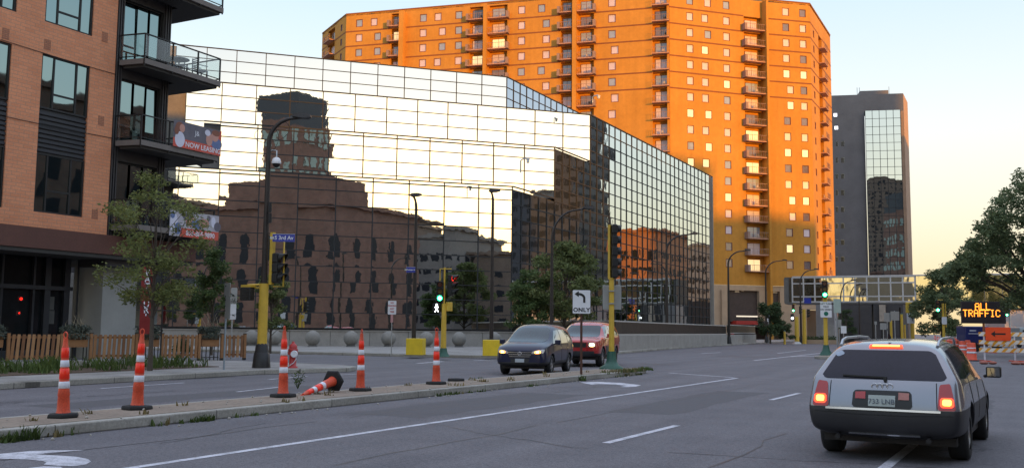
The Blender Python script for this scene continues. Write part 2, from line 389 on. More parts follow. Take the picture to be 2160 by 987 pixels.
# planting bed on the near sidewalk
BED=[(-23.3,-10),(-23.6,18),(-23.9,24.6),(-27.4,25.6),(-27.9,18),(-27.9,-10)]
mb=MB(); mb.prism(BED,.12,.175); struct(mb.build('planting_bed',MULCH),'brown mulch bed beside the wooden fence')
mb=MB()
for a,b in (((-28.1,-8),(-28.1,18)),((-28.1,18),(-27.6,25.8))): mb.bar((*a,.22),(*b,.22),.16,.2)
struct(mb.build('bed_edging',KERB),'low concrete edging between mulch bed and wooden fence')
def blades(mb,c,n,r,h,mi=0):
    for _ in range(n):
        a=random.uniform(0,6.28); q=r*math.sqrt(random.random()); x,y=c[0]+q*math.cos(a),c[1]+q*math.sin(a)
        t=random.uniform(0,6.28); hh=h*random.uniform(.4,1.25); l=random.uniform(.1,.7)*hh; w=.012+.01*random.random()
        dx,dy=math.cos(t),math.sin(t)
        mb.add([(x-dy*w,y+dx*w,c[2]),(x+dy*w,y-dx*w,c[2]),(x+dx*l*.5+dy*w*.7,y+dy*l*.5-dx*w*.7,c[2]+hh*.7),(x+dx*l,y+dy*l,c[2]+hh)],[(0,1,2,3)],mi)
GRASS=leafmat('grass_blades',(.075,.115,.032)); DRY=leafmat('dry_weed',(.17,.14,.06))
mb=MB()
for i in range(230):
    y=random.uniform(2,24.6); x=random.uniform(-27.6,-23.8)
    if random.random()<.8: blades(mb,(x,y,.17),26,.34,.28 if x>-25 else .34)
struct(mb.build('grass',GRASS),'tufts of green grass in the mulch bed',kind='stuff')
mb=MB()
for i in range(150):
    y=random.uniform(4,33); k=random.random()
    s=math.sin(y*1.7)+math.sin(y*.63+1)
    if s<.25: continue
    blades(mb,(-11.60,y,.0),7,.09,.05+.06*random.random(),0 if k<.8 else 1)
for px,py,h in ((52,912,.13),(64,916,.12),(62,926,.16),(30,930,.13),(15,932,.12),(432,887,.10),(640,856,.10),(1010,808,.16),(1230,803,.16)):
    q=G(px,py,.0); blades(mb,(q[0],q[1],.0),46,.13,h,0)
for i in range(40): blades(mb,(-11.7+random.uniform(-.2,.12),random.uniform(28.5,33.2),.12),14,.16,.12,0 if random.random()<.6 else 1)
for i in range(26): blades(mb,(-12.4+random.uniform(-.6,.6),random.uniform(8,32),.15),8,.10,.09,1)
struct(mb.build('kerb_weeds',[GRASS,DRY]),'weeds growing out of the median kerb',kind='stuff')
q=G(628,820,.15); mb=MB()
for i in range(14):
    a=random.uniform(0,6.28); l=random.uniform(.1,.22); h=random.uniform(.2,.4)
    mb.tube([(0,0,0),(math.cos(a)*l*.4,math.sin(a)*l*.4,h*.6),(math.cos(a)*l,math.sin(a)*l,h)],[.006,.005,.002],4)
leafcloud(mb,[(0,0,.25,.16,.2)],60,.035)
o=mb.build('weed',GRASS,None); o.location=(q[0],q[1],.15); tag(o,'single spindly weed on the median beside the toppled cone','weed')
# lane markings
def strip(name,pts,w,label,z=.004):
    mb=MB()
    for a,b in zip(pts[:-1],pts[1:]):
        a=Vector((*a,0)); b=Vector((*b,0)); d=(b-a).normalized(); n=Vector((-d.y,d.x,0))*w/2
        mb.add([(*(a-n)[:2],z),(*(b-n)[:2],z),(*(b+n)[:2],z),(*(a+n)[:2],z)],[(0,1,2,3)])
    return struct(mb.build(name,PAINT),label,'lane marking')
strip('lane_line',[(-8.42,-6),(-8.42,12),(-8.24,31.65)],.13,'long solid white line beside the turn lane')
strip('lane_line',[(-11.3,33.9),(-8.4,31.9)],.13,'short white stop line at the end of the turn lane')
for i,y in enumerate((12.3,22.0,41.7)): strip('lane_dash',[(-4.98,y),(-4.93,y+2.9)],.12,('white dash in the middle lane, nearest one','white dash in the middle lane, farther one','white dash beyond the crossing')[i])
strip('lane_dash',[(-1.43,11.0),(-1.35,14.4)],.13,'white dash running under the silver wagon')
strip('lane_dash',[(-1.47,7.2),(-1.46,10.2)],.13,'white dash just behind the silver wagon')
for i,(a,b) in enumerate((((212,819),(388,807)),((500,826),(590,816)),((566,800),(648,793)),((700,791),(760,788)))):
    p,q=G(*a),G(*b); strip('lane_dash',[p[:2],q[:2]],.10,('faded white dash on the far side of the median, leftmost','faded white dash behind the third cone','thin white dash near the fire hydrant','thin white dash behind the toppled cone')[i])
for i,(a,b,w) in enumerate((((880,766),(935,762),.22),((1000,760),(1075,757),.2),((660,748),(760,744),.12),((1590,760),(1735,744),.16),((1665,752),(1760,749),.3),((1480,745),(1520,743),.2),((1640,745),(1700,738),.12))):
    p,q=G(*a),G(*b); strip('lane_line',[p[:2],q[:2]],w,('white mark in the crossing left of the blue car','white mark just behind the blue car','thin line on the side street','long white line beyond the crossing','short white bar by the far median nose','faint mark by the far left kerb','thin far line leading to the skyway')[i])
def arrow(poly,name,label):
    mb=MB(); mb.add([(x,y,.004) for x,y in poly],[tuple(range(len(poly)))]); o=mb.build(name,PAINT)
    bm=bmesh.new(); bm.from_mesh(o.data); bmesh.ops.triangulate(bm,faces=bm.faces); bm.to_mesh(o.data); bm.free()
    struct(o,label,'lane marking')
arrow([G(*p)[:2] for p in ((1224,806),(1262,805),(1310,807),(1352,812),(1342,815),(1322,816),(1308,815.5),(1322,813.5),(1298,810.5),(1262,809.5),(1248,811))],'turn_arrow','white left turn arrow painted by the median nose')
cur=[(0,957),(60,951.5),(110,949.5),(178,949.5),(120,953.5),(75,958),(120,960.5),(160,963),(185,968),(192,973),(182,979),(160,982.5),(125,982.5),(92,979.5),(98,975.5),(90,972),(60,969),(20,967.5),(-60,967.5),(-60,961)]
arrow([G(*p)[:2] for p in cur],'turn_arrow','white curved turn arrow painted at the picture\'s bottom left corner')
arrow([G(*p)[:2] for p in ((60,987),(92,983.5),(128,984),(132,987.5),(150,1000),(40,1000))],'turn_arrow','white tail of the curved turn arrow')
# manhole and tar patches
mb=MB()
for px,py,w,l in ((540,789,.25,5.5),(420,797,.3,2.5)):
    p=G(px,py); mb.box(p[0]-w,p[0]+w,p[1]-l/2,p[1]+l/2,.002,.005)
for px,py,w,l in ((1385,768,.9,.5),(1560,752,1.5,.6),(1100,800,.1,.1)):
    p=G(px,py); mb.add([(p[0]+w*math.cos(t)*(1+.2*math.sin(3*t)),p[1]+l*math.sin(t),.003) for t in [k*.4 for k in range(16)]],[tuple(range(16))])
struct(mb.build('tar_patch',M('tar',(.03,.028,.03),.6,0,.4)),'dark tar patches and covers in the asphalt')

DASH=M('dark_asphalt',(.088,.083,.090),.85,0,.35,7,.4); LASH=M('pale_asphalt',(.17,.162,.17),.85,0,.3,6,.4)
random.seed(11)
for nm,mt,lst,lab in (('asphalt_patch',DASH,((-6.9,-5.6,17,24.5),(-3.1,-.6,19.5,25),(-10.6,-9.0,14,21),(-16.5,-15.2,12,20)),'darker rectangular repairs in the asphalt'),('asphalt_patch',LASH,((-7.9,-7.0,9,40),(-5.9,-5.25,6,40),(-4.3,-3.5,6,40),(-2.4,-1.75,16,40)),'paler polished wheel tracks along the lanes')):
    mb=MB()
    for x0,x1,y0,y1 in lst:
        n=14; L=[(x0+random.uniform(-.07,.07),y0+(y1-y0)*k/n) for k in range(n+1)]; Rr=[(x1+random.uniform(-.07,.07),y0+(y1-y0)*k/n) for k in range(n+1)]
        for k in range(n): mb.add([(*L[k],.0015),(*Rr[k],.0015),(*Rr[k+1],.0015),(*L[k+1],.0015)],[(0,1,2,3)])
    if mt is DASH: struct(mb.build(nm,mt),lab,'asphalt')
mb=MB()
for x,y0,y1 in ((-6.75,2,45),(-3.15,4,50),(-10.1,3,31),(-17.6,-2,30)):
    y=y0; xx=x
    while y<y1:
        y2=y+random.uniform(.5,1.6); x2=x+random.uniform(-.10,.10); w=random.uniform(.008,.02)
        if random.random()<.8: mb.add([(xx-w,y,.0025),(xx+w,y,.0025),(x2+w,y2,.0025),(x2-w,y2,.0025)],[(0,1,2,3)])
        xx,y=x2,y2
for k in range(9):
    a=Vector((random.uniform(-11,-.5),random.uniform(8,34),0)); d=Vector((random.uniform(-1,1),random.uniform(-.5,.5),0)).normalized()
    for j in range(14):
        b_=a+d*random.uniform(.12,.35)+Vector((random.uniform(-.12,.12),random.uniform(-.12,.12),0)); n_=Vector((-d.y,d.x,0))*random.uniform(.006,.014)
        mb.add([(*(a-n_)[:2],.003),(*(b_-n_)[:2],.003),(*(b_+n_)[:2],.003),(*(a+n_)[:2],.003)],[(0,1,2,3)]); a=b_
struct(mb.build('asphalt_crack',MATS['tar']),'thin dark seams and cracks running along the asphalt lanes','crack')
mb=MB()
for k in range(150):
    x=random.uniform(-13.2,-11.7) if k<90 else random.uniform(-11.6,-11.3); y=random.uniform(7,33); r=random.uniform(.008,.028); mb.ball((x,y,(.157 if k<90 else .0)+r*.4),r,6)
struct(mb.build('gravel',M('grit',(.38,.35,.31),.9,0,.4,20)),'loose grit and small stones on the median and its gutter',kind='stuff')
random.seed(5)
# ------------------------------------------------------------ mirrored office building
MIR=mirror('mirror_glass_warm',(.78,.80,.77),.012,.0012,1.5)
MIR1=mirror('mirror_glass_blue',(.50,.57,.67),.012,.001,1.2)
MIRP=mirror('mirror_glass_street',(.64,.71,.70),.012,.0022,1.5)
MULL=M('bronze_mullion',(.032,.033,.036),.9,0,.2)
def curtain(parent,O,u,n,us,zs,glass,name='curtain_wall',bw=.075,tilt=.12,clip=None,extra=()):
    g=MB(); m=MB(); g.fixn=False
    def P(a,z,d): return (O[0]+u[0]*a+n[0]*d,O[1]+u[1]*a+n[1]*d,z)
    for i in range(len(us)-1):
        for j in range(len(zs)-1):
            a0,a1,z0,z1=us[i],us[i+1],zs[j],zs[j+1]
            if clip and not clip((a0+a1)/2,(z0+z1)/2): continue
            tx=math.tan(R(random.gauss(0,tilt))); tz=math.tan(R(random.gauss(0,tilt)))
            d=lambda a,z:(a-(a0+a1)/2)*tx+(z-(z0+z1)/2)*tz
            g.add([P(a0,z0,d(a0,z0)),P(a1,z0,d(a1,z0)),P(a1,z1,d(a1,z1)),P(a0,z1,d(a0,z1))],[(0,1,2,3)])
            # frame bars of this pane (left and bottom), butted
            m.add([P(a0-bw/2,z0,-.02),P(a0+bw/2,z0,-.02),P(a0+bw/2,z0,.06),P(a0-bw/2,z0,.06),P(a0-bw/2,z1,-.02),P(a0+bw/2,z1,-.02),P(a0+bw/2,z1,.06),P(a0-bw/2,z1,.06)],[(3,2,1,0),(4,5,6,7),(0,1,5,4),(1,2,6,5),(2,3,7,6),(3,0,4,7)])
            h=bw/2*.85
            m.add([P(a0,z0-h,-.02),P(a1,z0-h,-.02),P(a1,z0-h,.055),P(a0,z0-h,.055),P(a0,z0+h,-.02),P(a1,z0+h,-.02),P(a1,z0+h,.055),P(a0,z0+h,.055)],[(3,2,1,0),(4,5,6,7),(0,1,5,4),(1,2,6,5),(2,3,7,6),(3,0,4,7)])
    for (a0,a1,z) in extra:
        h=bw*.6
        m.add([P(a0,z-h,-.02),P(a1,z-h,-.02),P(a1,z-h,.075),P(a0,z-h,.075),P(a0,z+h,-.02),P(a1,z+h,-.02),P(a1,z+h,.075),P(a0,z+h,.075)],[(3,2,1,0),(4,5,6,7),(0,1,5,4),(1,2,6,5),(2,3,7,6),(3,0,4,7)])
    o=g.build(name,glass,parent); q=m.build('mullion_grid',MULL,o if False else parent)
    q.parent=o; return o
def frange(a,b,s):
    out=[a]
    while (s>0 and out[-1]+s<b+1e-6) or (s<0 and out[-1]+s>b-1e-6): out.append(out[-1]+s)
    return out
D=36.5
dA=dirA(71.0); dL=(-dA[0],-dA[1]); nA=(dA[1],-dA[0])   # nA faces the crossing
C4=(-D,69.8); C3=(-D,77.9); C2=(-D,86.05); C1=(-49.3,92.7)
H4,H3,H2,H1=13.15,17.8,22.4,29.2; ROW=1.17; CW=2.87
office=thing('mirrored_office_building','stepped office building clad in mirror glass, its tiers cut back like a staircase','office building',(-D,70,0))
for C,H,zb,L,gl,off in ((C4,H4,1.0,34,MIR,0),(C3,H3,12.0,30,MIR,.9),(C2,H2,16.0,40,MIR,.35),(C1,H1,21.5,36,MIR1,1.1)):
    us=[0]+[u for u in frange(2.87*.999,L,CW)]
    ex=[(0,L,H-.03)]+([(0,L,H-.32)] if C in (C4,C3) else [])
    curtain(office,C,dL,nA,us,frange(H,zb,-ROW)[::-1],gl,tilt=.10,extra=ex)
# street side face
ys=frange(69.8,128.4,1.628)
zs=frange(H2,.3,-1.19)[::-1]
def clipP(a,z):
    y=69.8+a; top=H4 if y<77.9 else H3 if y<86.05 else H2
    return z<top+.2
curtain(office,(-D,69.8),(0,1),(1,0),[y-69.8 for y in ys],zs,MIRP,bw=.085,tilt=.16,clip=clipP,extra=[(0,8.1,H4-.02),(8.1,16.2,H3-.02),(16.2,58.6,H2-.02)])
curtain(office,C1,(0,1),(1,0),frange(0,36,1.63),frange(H1,21.5,-1.19)[::-1],MIR1,bw=.085,tilt=.2,extra=[(0,36,H1-.02)])
mb=MB()
def tierbox(C,H,L,zb,back):
    a=C; b=(C[0]+dL[0]*L,C[1]+dL[1]*L)
    e=.25
    poly=[(a[0]-nA[0]*e-.25,a[1]+.1),(b[0]-nA[0]*e,b[1]-nA[1]*e),(b[0]-20,b[1]+40),(a[0]-.25,back)]
    mb.prism(poly,zb,H-.12)
tierbox(C4,H4,34,0,128.2); tierbox(C3,H3,30,H4-1,128.15); tierbox(C2,H2,40,H3-1,128.1); tierbox(C1,H1,36,H2-1,128.8)
mb.build('roof_slab',CONCD,office)
mb=MB(); mb.box(-D-.3,-D+.07,128.32,128.5,0,H2); mb.build('corner_trim',CONC,office)
mb=MB(); mb.bar((-D-.1,127.9,0.0),(-D-.1,128.2,0.0),.1)
# cameras on roof corners
for i,(px,py,Dd) in enumerate(((1098,380,71.5),(1250,226,88))):
    p=AT(px,py,Dd); t=thing('security_camera',('white dome camera on a curved arm above the lowest glass tier','small grey camera on a bracket above the tall glass corner')[i],'security camera',(p[0],p[1],(H4,H2)[i]-.05))
    b=MB(); b.tube([(0,0,0),(0,0,.9 if i==0 else .5),(.15,0,1.0 if i==0 else .62),(.55,0,1.05 if i==0 else .66)],.05,6); b.build('arm',ALU,t,True)
    b=MB(); b.cone((.6,0,1.05 if i==0 else .62),(.6,0,.8 if i==0 else .42),.16,.10,10); b.ball((.6,0,.78 if i==0 else .42),.12,10); b.build('dome',WHITEP,t,True)
# low concrete wall and stone spheres
ww=MB()
a=Vector((C4[0]+nA[0]*1.6,C4[1]+nA[1]*1.6)); uu=Vector(dL)
N=12
for k in range(N):
    p=a+uu*(k*2.95+.01)+uu*0; q=a+uu*((k+1)*2.95-.02)
    ww.bar((*p,.65),(*q,.65),.3,1.24)
wallo=thing('concrete_plinth_wall','low grey concrete wall under the mirrored tiers, behind the stone spheres','wall',(a.x,a.y,0))
ww.build('wall_panel',CONC,wallo)
b=MB(); b.bar((*(a+uu*0),1.29),(*(a+uu*35.3),1.29),.42,.07); b.build('coping',CONC,wallo)
rw=MB(); rail=MB(); pan=MB()
PTS=[(-35.0,69.0),(-27.0,61.5),(-23.9,60.6),(-24.2,62.5),(-25.9,77.6),(-28.0,100.0),(-28.8,106.0)]
PTS2=[(-28.9,107),(-30.9,128)]
ramp=thing('ramp_parapet','grey concrete ramp wall topped with black panels and white rails, running along the kerb','wall',(-25.9,77,0))
for pts,dz in ((PTS,0),(PTS2,.12)):
    for p,q in zip(pts[:-1],pts[1:]):
        rw.bar((*p,.6),(*q,.6),.3,1.25-.1); pan.bar((*p,1.68+dz),(*q,1.68+dz),.08,.82)
        rail.bar((*p,2.12+dz),(*q,2.12+dz),.12,.09); rail.bar((*p,1.22+dz),(*q,1.22+dz),.12,.09)
rw.build('wall_panel',CONC,ramp); pan.build('black_panel',M('black_panel',(.008,.008,.009),.35,0,.3),ramp); rail.build('rail',M('pale_rail',(.5,.49,.47),.5,.3,.1),ramp)
proto=None
SPH=((132,728),(530,729),(578,730),(659,731),(740,731),(819,731),(899,732),(968,732),(1042,732))
names=('half hidden behind the fence at the far left end','half hidden behind the last fence section','just right of the yellow signal pole','between the hydrant and the toppled cone, free standing','left of the red and white sign post','behind the thin red and white sign','behind the first yellow pole guard','alone between the two yellow pole guards','behind the second yellow pole guard')
for i,(px,py) in enumerate(SPH[1:],1):
    q=G(px,py,.15)
    if proto is None:
        proto=thing('sphere_bollard','x','bollard',(q[0],q[1],.15),group='stone sphere bollards along the concrete wall')
        b=MB(); b.ball((0,0,.60),.54,22); b.build('sphere',M('sphere_concrete',(.25,.24,.22),.9,0,.25,2.2,.5),proto,True)
        b=MB(); b.cone((0,0,0),(0,0,.12),.36,.28,16); b.build('base',CONCD,proto,True); o=proto
    else: o=dup(proto,(q[0],q[1],.15),random.uniform(0,6))
    o['label']='grey stone sphere bollard '+names[i]
# ------------------------------------------------------------ facade helper: wall sheet with openings
class Fac:
    """vertical facade plane: origin O, direction u (seen left to right), outward normal n"""
    def __init__(s,O,u):
        s.O=O; L=math.hypot(*u); s.u=(u[0]/L,u[1]/L); s.n=(s.u[1],-s.u[0])
    def P(s,a,z,d=0.): return (s.O[0]+s.u[0]*a+s.n[0]*d,s.O[1]+s.u[1]*a+s.n[1]*d,z)
    def px(s,x,y): return PL(x,y,s.O,s.u)
    def box(s,mb,a0,a1,z0,z1,d0,d1,mi=0):
        P=s.P; return mb.hexa([P(a0,z0,d1),P(a1,z0,d1),P(a1,z0,d0),P(a0,z0,d0),P(a0,z1,d1),P(a1,z1,d1),P(a1,z1,d0),P(a0,z1,d0)],mi)
    def wall(s,mb,a0,a1,z0,z1,holes,depth=.18,mi=0,mr=None,d=0.):
        mr=mi if mr is None else mr
        A=sorted(set([a0,a1]+[min(max(h[k],a0),a1) for h in holes for k in (0,1)])); Z=sorted(set([z0,z1]+[min(max(h[k],z0),z1) for h in holes for k in (2,3)]))
        for i in range(len(A)-1):
            run=None
            for j in range(len(Z)-1):
                ca,cz=(A[i]+A[i+1])/2,(Z[j]+Z[j+1])/2
                inside=any(h[0]<ca<h[1] and h[2]<cz<h[3] for h in holes)
                if inside:
                    if run is not None: mb.add([s.P(A[i],run,d),s.P(A[i+1],run,d),s.P(A[i+1],Z[j],d),s.P(A[i],Z[j],d)],[(0,1,2,3)],mi); run=None
                elif run is None: run=Z[j]
            if run is not None: mb.add([s.P(A[i],run,d),s.P(A[i+1],run,d),s.P(A[i+1],z1,d),s.P(A[i],z1,d)],[(0,1,2,3)],mi)
        for h in holes:
            b0,b1,y0,y1=h[:4]; e=d-depth
            mb.add([s.P(b0,y0,d),s.P(b0,y0,e),s.P(b0,y1,e),s.P(b0,y1,d)],[(0,1,2,3)],mr)
            mb.add([s.P(b1,y0,e),s.P(b1,y0,d),s.P(b1,y1,d),s.P(b1,y1,e)],[(0,1,2,3)],mr)
            mb.add([s.P(b0,y0,d),s.P(b1,y0,d),s.P(b1,y0,e),s.P(b0,y0,e)],[(0,1,2,3)],mr)
            mb.add([s.P(b0,y1,e),s.P(b1,y1,e),s.P(b1,y1,d),s.P(b0,y1,d)],[(0,1,2,3)],mr)
# ------------------------------------------------------------ orange apartment tower
def tower_wall():
    m,nt,b=_new('tower_masonry'); v=_coord(nt)
    f=_noise(nt,v,.10,5,.6); g=_noise(nt,v,1.3,5,.7); st=_noise(nt,_coord(nt,(1,1,.08)),.9,5,.6)
    c=_ramp(nt,f,[(.3,(.50,.225,.030)),(.7,(.59,.28,.048))])
    c=_mix(nt,.35,c,_mix(nt,1.0,c,_ramp(nt,g,[(.3,(.66,)*3),(.7,(1.15,)*3)]),'MULTIPLY'))
    c=_mix(nt,.4,c,_mix(nt,1.0,c,_ramp(nt,st,[(.3,(.7,.68,.66)),(.7,(1.08,)*3)]),'MULTIPLY'))
    nt.links.new(c,b.inputs['Base Color']); b.inputs['Roughness'].default_value=.9; _bump(nt,b,g,.25,.03); return m
TW=tower_wall()
BAND=M('tower_band',(.24,.085,.03),.9,0,.2,1)
FRM=M('window_frame_maroon',(.20,.055,.028),.6,0,.2)
GLP=M('window_pale_curtain',(.62,.52,.58),.3,0,.12,.6,spec=.5)
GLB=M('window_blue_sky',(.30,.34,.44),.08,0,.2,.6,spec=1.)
GLD=M('window_dusky',(.17,.13,.145),.08,0,.35,.8,spec=1.)
GLL=EMI('window_sky_glint',(1,.72,.36),1.0)  # weak glow stands in for bright sky glinting in these panes
RAILM=M('balcony_rail_paint',(.34,.21,.17),.6,0,.2)
PARA=M('balcony_screen',(.30,.20,.17),.8,0,.2)
E0=AX(168*336/F0,168)
dB=dirA(-74.4); dD=dirA(72.0); dE=dirA(77.5); dF=(0,1); dG=dirA(-29.5)
def along(o,d,t): return (o[0]+d[0]*t,o[1]+d[1]*t)
uA=PL(730,60,E0,dB)[0]; VA=along(E0,dB,uA)           # left end of the long left facade
uG=PL(680,75,VA,dG)[0]; VG=along(VA,dG,uG)
uD=PL(1612,300,E0,dD)[0]; VD=along(E0,dD,uD)
uE=PL(1714,300,VD,dE)[0]; VE=along(VD,dE,uE)
uF=PL(1756,300,VE,dF)[0]; VF=along(VE,dF,uF)
FB=Fac(VA,(-dB[0],-dB[1])); LB=uA
FD=Fac(E0,dD); FE=Fac(VD,dE); FF=Fac(VE,dF); FG=Fac(VG,(-dG[0],-dG[1])); LG=uG
ROOF=62.3; ZK=[60.4-2.928*k for k in range(17)]      # window centre heights
tower=thing('apartment_tower','tall tan and orange apartment tower catching low sunlight, with stacked balconies','apartment building',(*E0,0))
wins=[]   # (facade, a, z, w, h, kind)
bals=[]   # (facade, a0, a1, z floor, screen side)
def cols(F,pxs,py,ks,w=1.28,h=1.42,stag=0):
    for j,(x,k0,k1) in enumerate(pxs):
        a=F.px(x,py)[0]
        for k in range(k0,k1):
            off=(stag*.42*((-1)**((k*7+j*3)%5%2))) if stag else 0
            wins.append((F,a+off,ZK[k],w,h))
# D facade: three columns
aD=[FD.px(x,300)[0] for x in (1457,1489,1535)]
aE=[FE.px(x,300)[0] for x in (1664,1698)]; aEl=FE.px(1617,300)[0]
for k in range(17):
    wins.append((FD,aD[0],ZK[k],1.36,1.50)); wins.append((FD,aD[1]+(.6 if (k*5)%7 in (0,3) else 0),ZK[k],1.36,1.50)); wins.append((FD,aD[2],ZK[k],1.36,1.50))
    wins.append((FE,aEl+.1,ZK[k],1.36,1.50)); wins.append((FE,aE[0]+(.5 if (k*3)%7 in (1,4) else -.2),ZK[k],1.36,1.50)); wins.append((FE,aE[1],ZK[k],1.36,1.50))
    if k>0:
        wins.append((FF,3.2,ZK[k],1.1,1.35)); wins.append((FF,16.4,ZK[k],1.1,1.35))
        bals.append((FD,FD.px(1572,300)[0],uD-.1,ZK[k]-1.32,'L'))
        bals.append((FF,8.2,11.8,ZK[k]-1.32,'N'))
bx=lambda x,y=100: FB.px(x,y)[0]
for k in range(0,12):
    if k<7:
        wins.append((FB,bx(892)+(.5 if k%3 else 0),ZK[k],1.36,1.50) if False else (FB,bx(892),ZK[k],1.36,1.50))
        wins.append((FB,bx(923)+(.9 if k in (1,2) else 0),ZK[k],1.36,1.50)); wins.append((FB,bx(967),ZK[k],1.36,1.50))
        wins.append((FB,bx(757),ZK[k],1.36,1.50)); wins.append((FB,bx(788)+(.8 if k else 0),ZK[k],1.36,1.50))
        bals.append((FB,bx(824),bx(846),ZK[k]-1.32,'L')); bals.append((FB,bx(990),bx(1022),ZK[k]-1.32,'L')); bals.append((FB,bx(1031),bx(1070),ZK[k]-1.32,'R'))
    wins.append((FB,bx(1100),ZK[k],1.36,1.50)); wins.append((FB,bx(1142)+(.9 if k%4 else 0),ZK[k],1.36,1.50))
    wins.append((FB,bx(1291)+(.5 if k in (3,6) else 0),ZK[k],1.36,1.50))
    bals.append((FB,bx(1182),bx(1209),ZK[k]-1.32,'L')); bals.append((FB,bx(1219),bx(1253),ZK[k]-1.32,'R')); bals.append((FB,bx(1376),bx(1413),ZK[k]-1.32,'N'))
for k in range(3):
    wins.append((FG,LG*.82,ZK[k],.9,1.35)); wins.append((FG,LG*.10,ZK[k],.9,1.35)); bals.append((FG,LG*.26,LG*.55,ZK[k]-1.32,'N'))
wall=MB(); wall.fixn=False
def holes(F):
    H=[(a-w/2,a+w/2,z-h/2,z+h/2) for (f,a,z,w,h) in wins if f is F]
    H+=[(a0+.02,a1-.02,z+.02,z+2.62) for (f,a0,a1,z,s) in bals if f is F]
    return H
for F,L,zb in ((FB,LB,0),(FD,uD,9.7),(FE,uE,9.7),(FF,uF,9.7),(FG,LG,0)):
    hh=holes(F)
    wh=[h for h in hh if h[3]-h[2]<2]; bh=[h for h in hh if h[3]-h[2]>=2]
    # one sheet; deeper recesses behind balconies are added as boxes below
    F.wall(wall,0,L,zb,ROOF,hh,.18)
    for h in bh:
        b0,b1,y0,y1=h
        for q in ([F.P(b0,y0,-.18),F.P(b0,y0,-.75),F.P(b0,y1,-.75),F.P(b0,y1,-.18)],[F.P(b1,y0,-.75),F.P(b1,y0,-.18),F.P(b1,y1,-.18),F.P(b1,y1,-.75)],
                  [F.P(b0,y0,-.18),F.P(b1,y0,-.18),F.P(b1,y0,-.75),F.P(b0,y0,-.75)],[F.P(b0,y1,-.75),F.P(b1,y1,-.75),F.P(b1,y1,-.18),F.P(b0,y1,-.18)],
                  [F.P(b0,y0,-.75),F.P(b1,y0,-.75),F.P(b1,y1,-.75),F.P(b0,y1,-.75)]):
            wall.add(q,[(0,1,2,3)])
wall.build('wall',TW,tower)
mb=MB(); mb.prism([VG,VA,E0,VD,VE,VF,(VF[0]-40,VF[1]+5),(VG[0]+2,VG[1]+8)],ROOF-.35,ROOF-.1); mb.build('roof',CONCD,tower)
mb=MB()
for F,L in ((FB,LB),(FD,uD),(FE,uE),(FF,uF),(FG,LG)): F.box(mb,0,L,ROOF,ROOF+.22,-.3,.08)
mb.build('roof_coping',BAND,tower)
mb=MB()
def segs(F,L,z):
    cuts=sorted([(a0,a1) for (f,a0,a1,zz,s) in bals if f is F and zz-.9<z<zz+2.7]); x=0; out=[]
    for a0,a1 in cuts:
        if a0-.06>x: out.append((x,a0-.06))
        x=a1+.06
    if x<L: out.append((x,L))
    return out
for F,L in ((FB,LB),(FD,uD),(FE,uE),(FF,uF),(FG,LG)):
    for k in range(1 if F is not FG else 1,7 if F is not FG else 4):
        z=ZK[k]+1.36
        for a0,a1 in segs(F,L,z): F.box(mb,a0,a1,z-.13,z+.13,-.02,.025)
mb.build('floor_band',BAND,tower)
mb=MB()
for F,a0,a1,z0 in ((FB,bx(846)+.0,bx(856),20),(FB,bx(1023),bx(1030),20),(FB,bx(1210),bx(1218),20)):
    F.box(mb,a0+.02,a1-.02,z0,ROOF-.6,-.3,1.45)
FD.box(mb,uD-.12,uD+.34,0,ROOF-.5,-.3,1.5)
FB.box(mb,LB-.38,LB-.02,20,ROOF-.5,-.3,.5)
mb.build('fin_wall',TW,tower)
# windows: the nearest hundred one by one, the rest as one part
def winmesh(mf,mg,F,a,z,w,h):
    d=-.10; t=.09
    for x0,x1,y0,y1 in ((a-w/2,a+w/2,z-h/2,z-h/2+t),(a-w/2,a+w/2,z+h/2-t,z+h/2),(a-w/2,a-w/2+t,z-h/2+t,z+h/2-t),(a+w/2-t,a+w/2,z-h/2+t,z+h/2-t)):
        F.box(mf,x0,x1,y0,y1,-.17,d+.12)
    F.box(mg,a-w/2+t,a+w/2-t,z-h/2+t,z+h/2-t,-.17,d)
FRX=Vector((0,0,0))
def dist(w): p=w[0].P(w[1],w[2]); return math.hypot(p[0],p[1])*(1 if w[0] is not FF else 2)
vis=[w for w in wins if (w[0] in (FD,FE) and w[2]<62) or w[0] in (FB,FF,FG)]
vis.sort(key=dist)
LIT={(FD,0):(4,),}
def pick(i,w):
    F,a,z=w[0],w[1],w[2]; k=round((60.4-z)/2.928)
    lit={('D',1):(3,7,9,10),('D',2):(5,12),('D',0):(7,10,),('E',0):(4,6,9,12,15),('E',1):(4,9,12),('E',-1):(14,15,11),('B',0):()}  # floors per column whose panes get the glowing sky glint
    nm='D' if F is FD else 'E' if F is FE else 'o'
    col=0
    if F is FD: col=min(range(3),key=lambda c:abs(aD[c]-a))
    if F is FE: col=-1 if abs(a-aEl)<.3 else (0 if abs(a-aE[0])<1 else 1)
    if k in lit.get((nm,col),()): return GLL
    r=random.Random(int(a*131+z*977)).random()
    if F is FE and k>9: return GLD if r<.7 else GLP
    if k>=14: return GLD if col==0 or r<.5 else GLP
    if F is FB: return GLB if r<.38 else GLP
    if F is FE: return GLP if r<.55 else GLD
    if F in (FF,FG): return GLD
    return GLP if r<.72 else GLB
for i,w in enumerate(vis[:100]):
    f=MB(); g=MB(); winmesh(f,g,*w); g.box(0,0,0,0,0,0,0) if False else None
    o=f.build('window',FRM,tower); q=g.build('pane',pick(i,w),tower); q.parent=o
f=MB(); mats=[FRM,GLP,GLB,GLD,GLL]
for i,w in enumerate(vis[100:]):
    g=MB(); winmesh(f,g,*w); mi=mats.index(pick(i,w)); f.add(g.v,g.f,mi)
o=f.build('window',mats,tower); o['kind']='stuff'
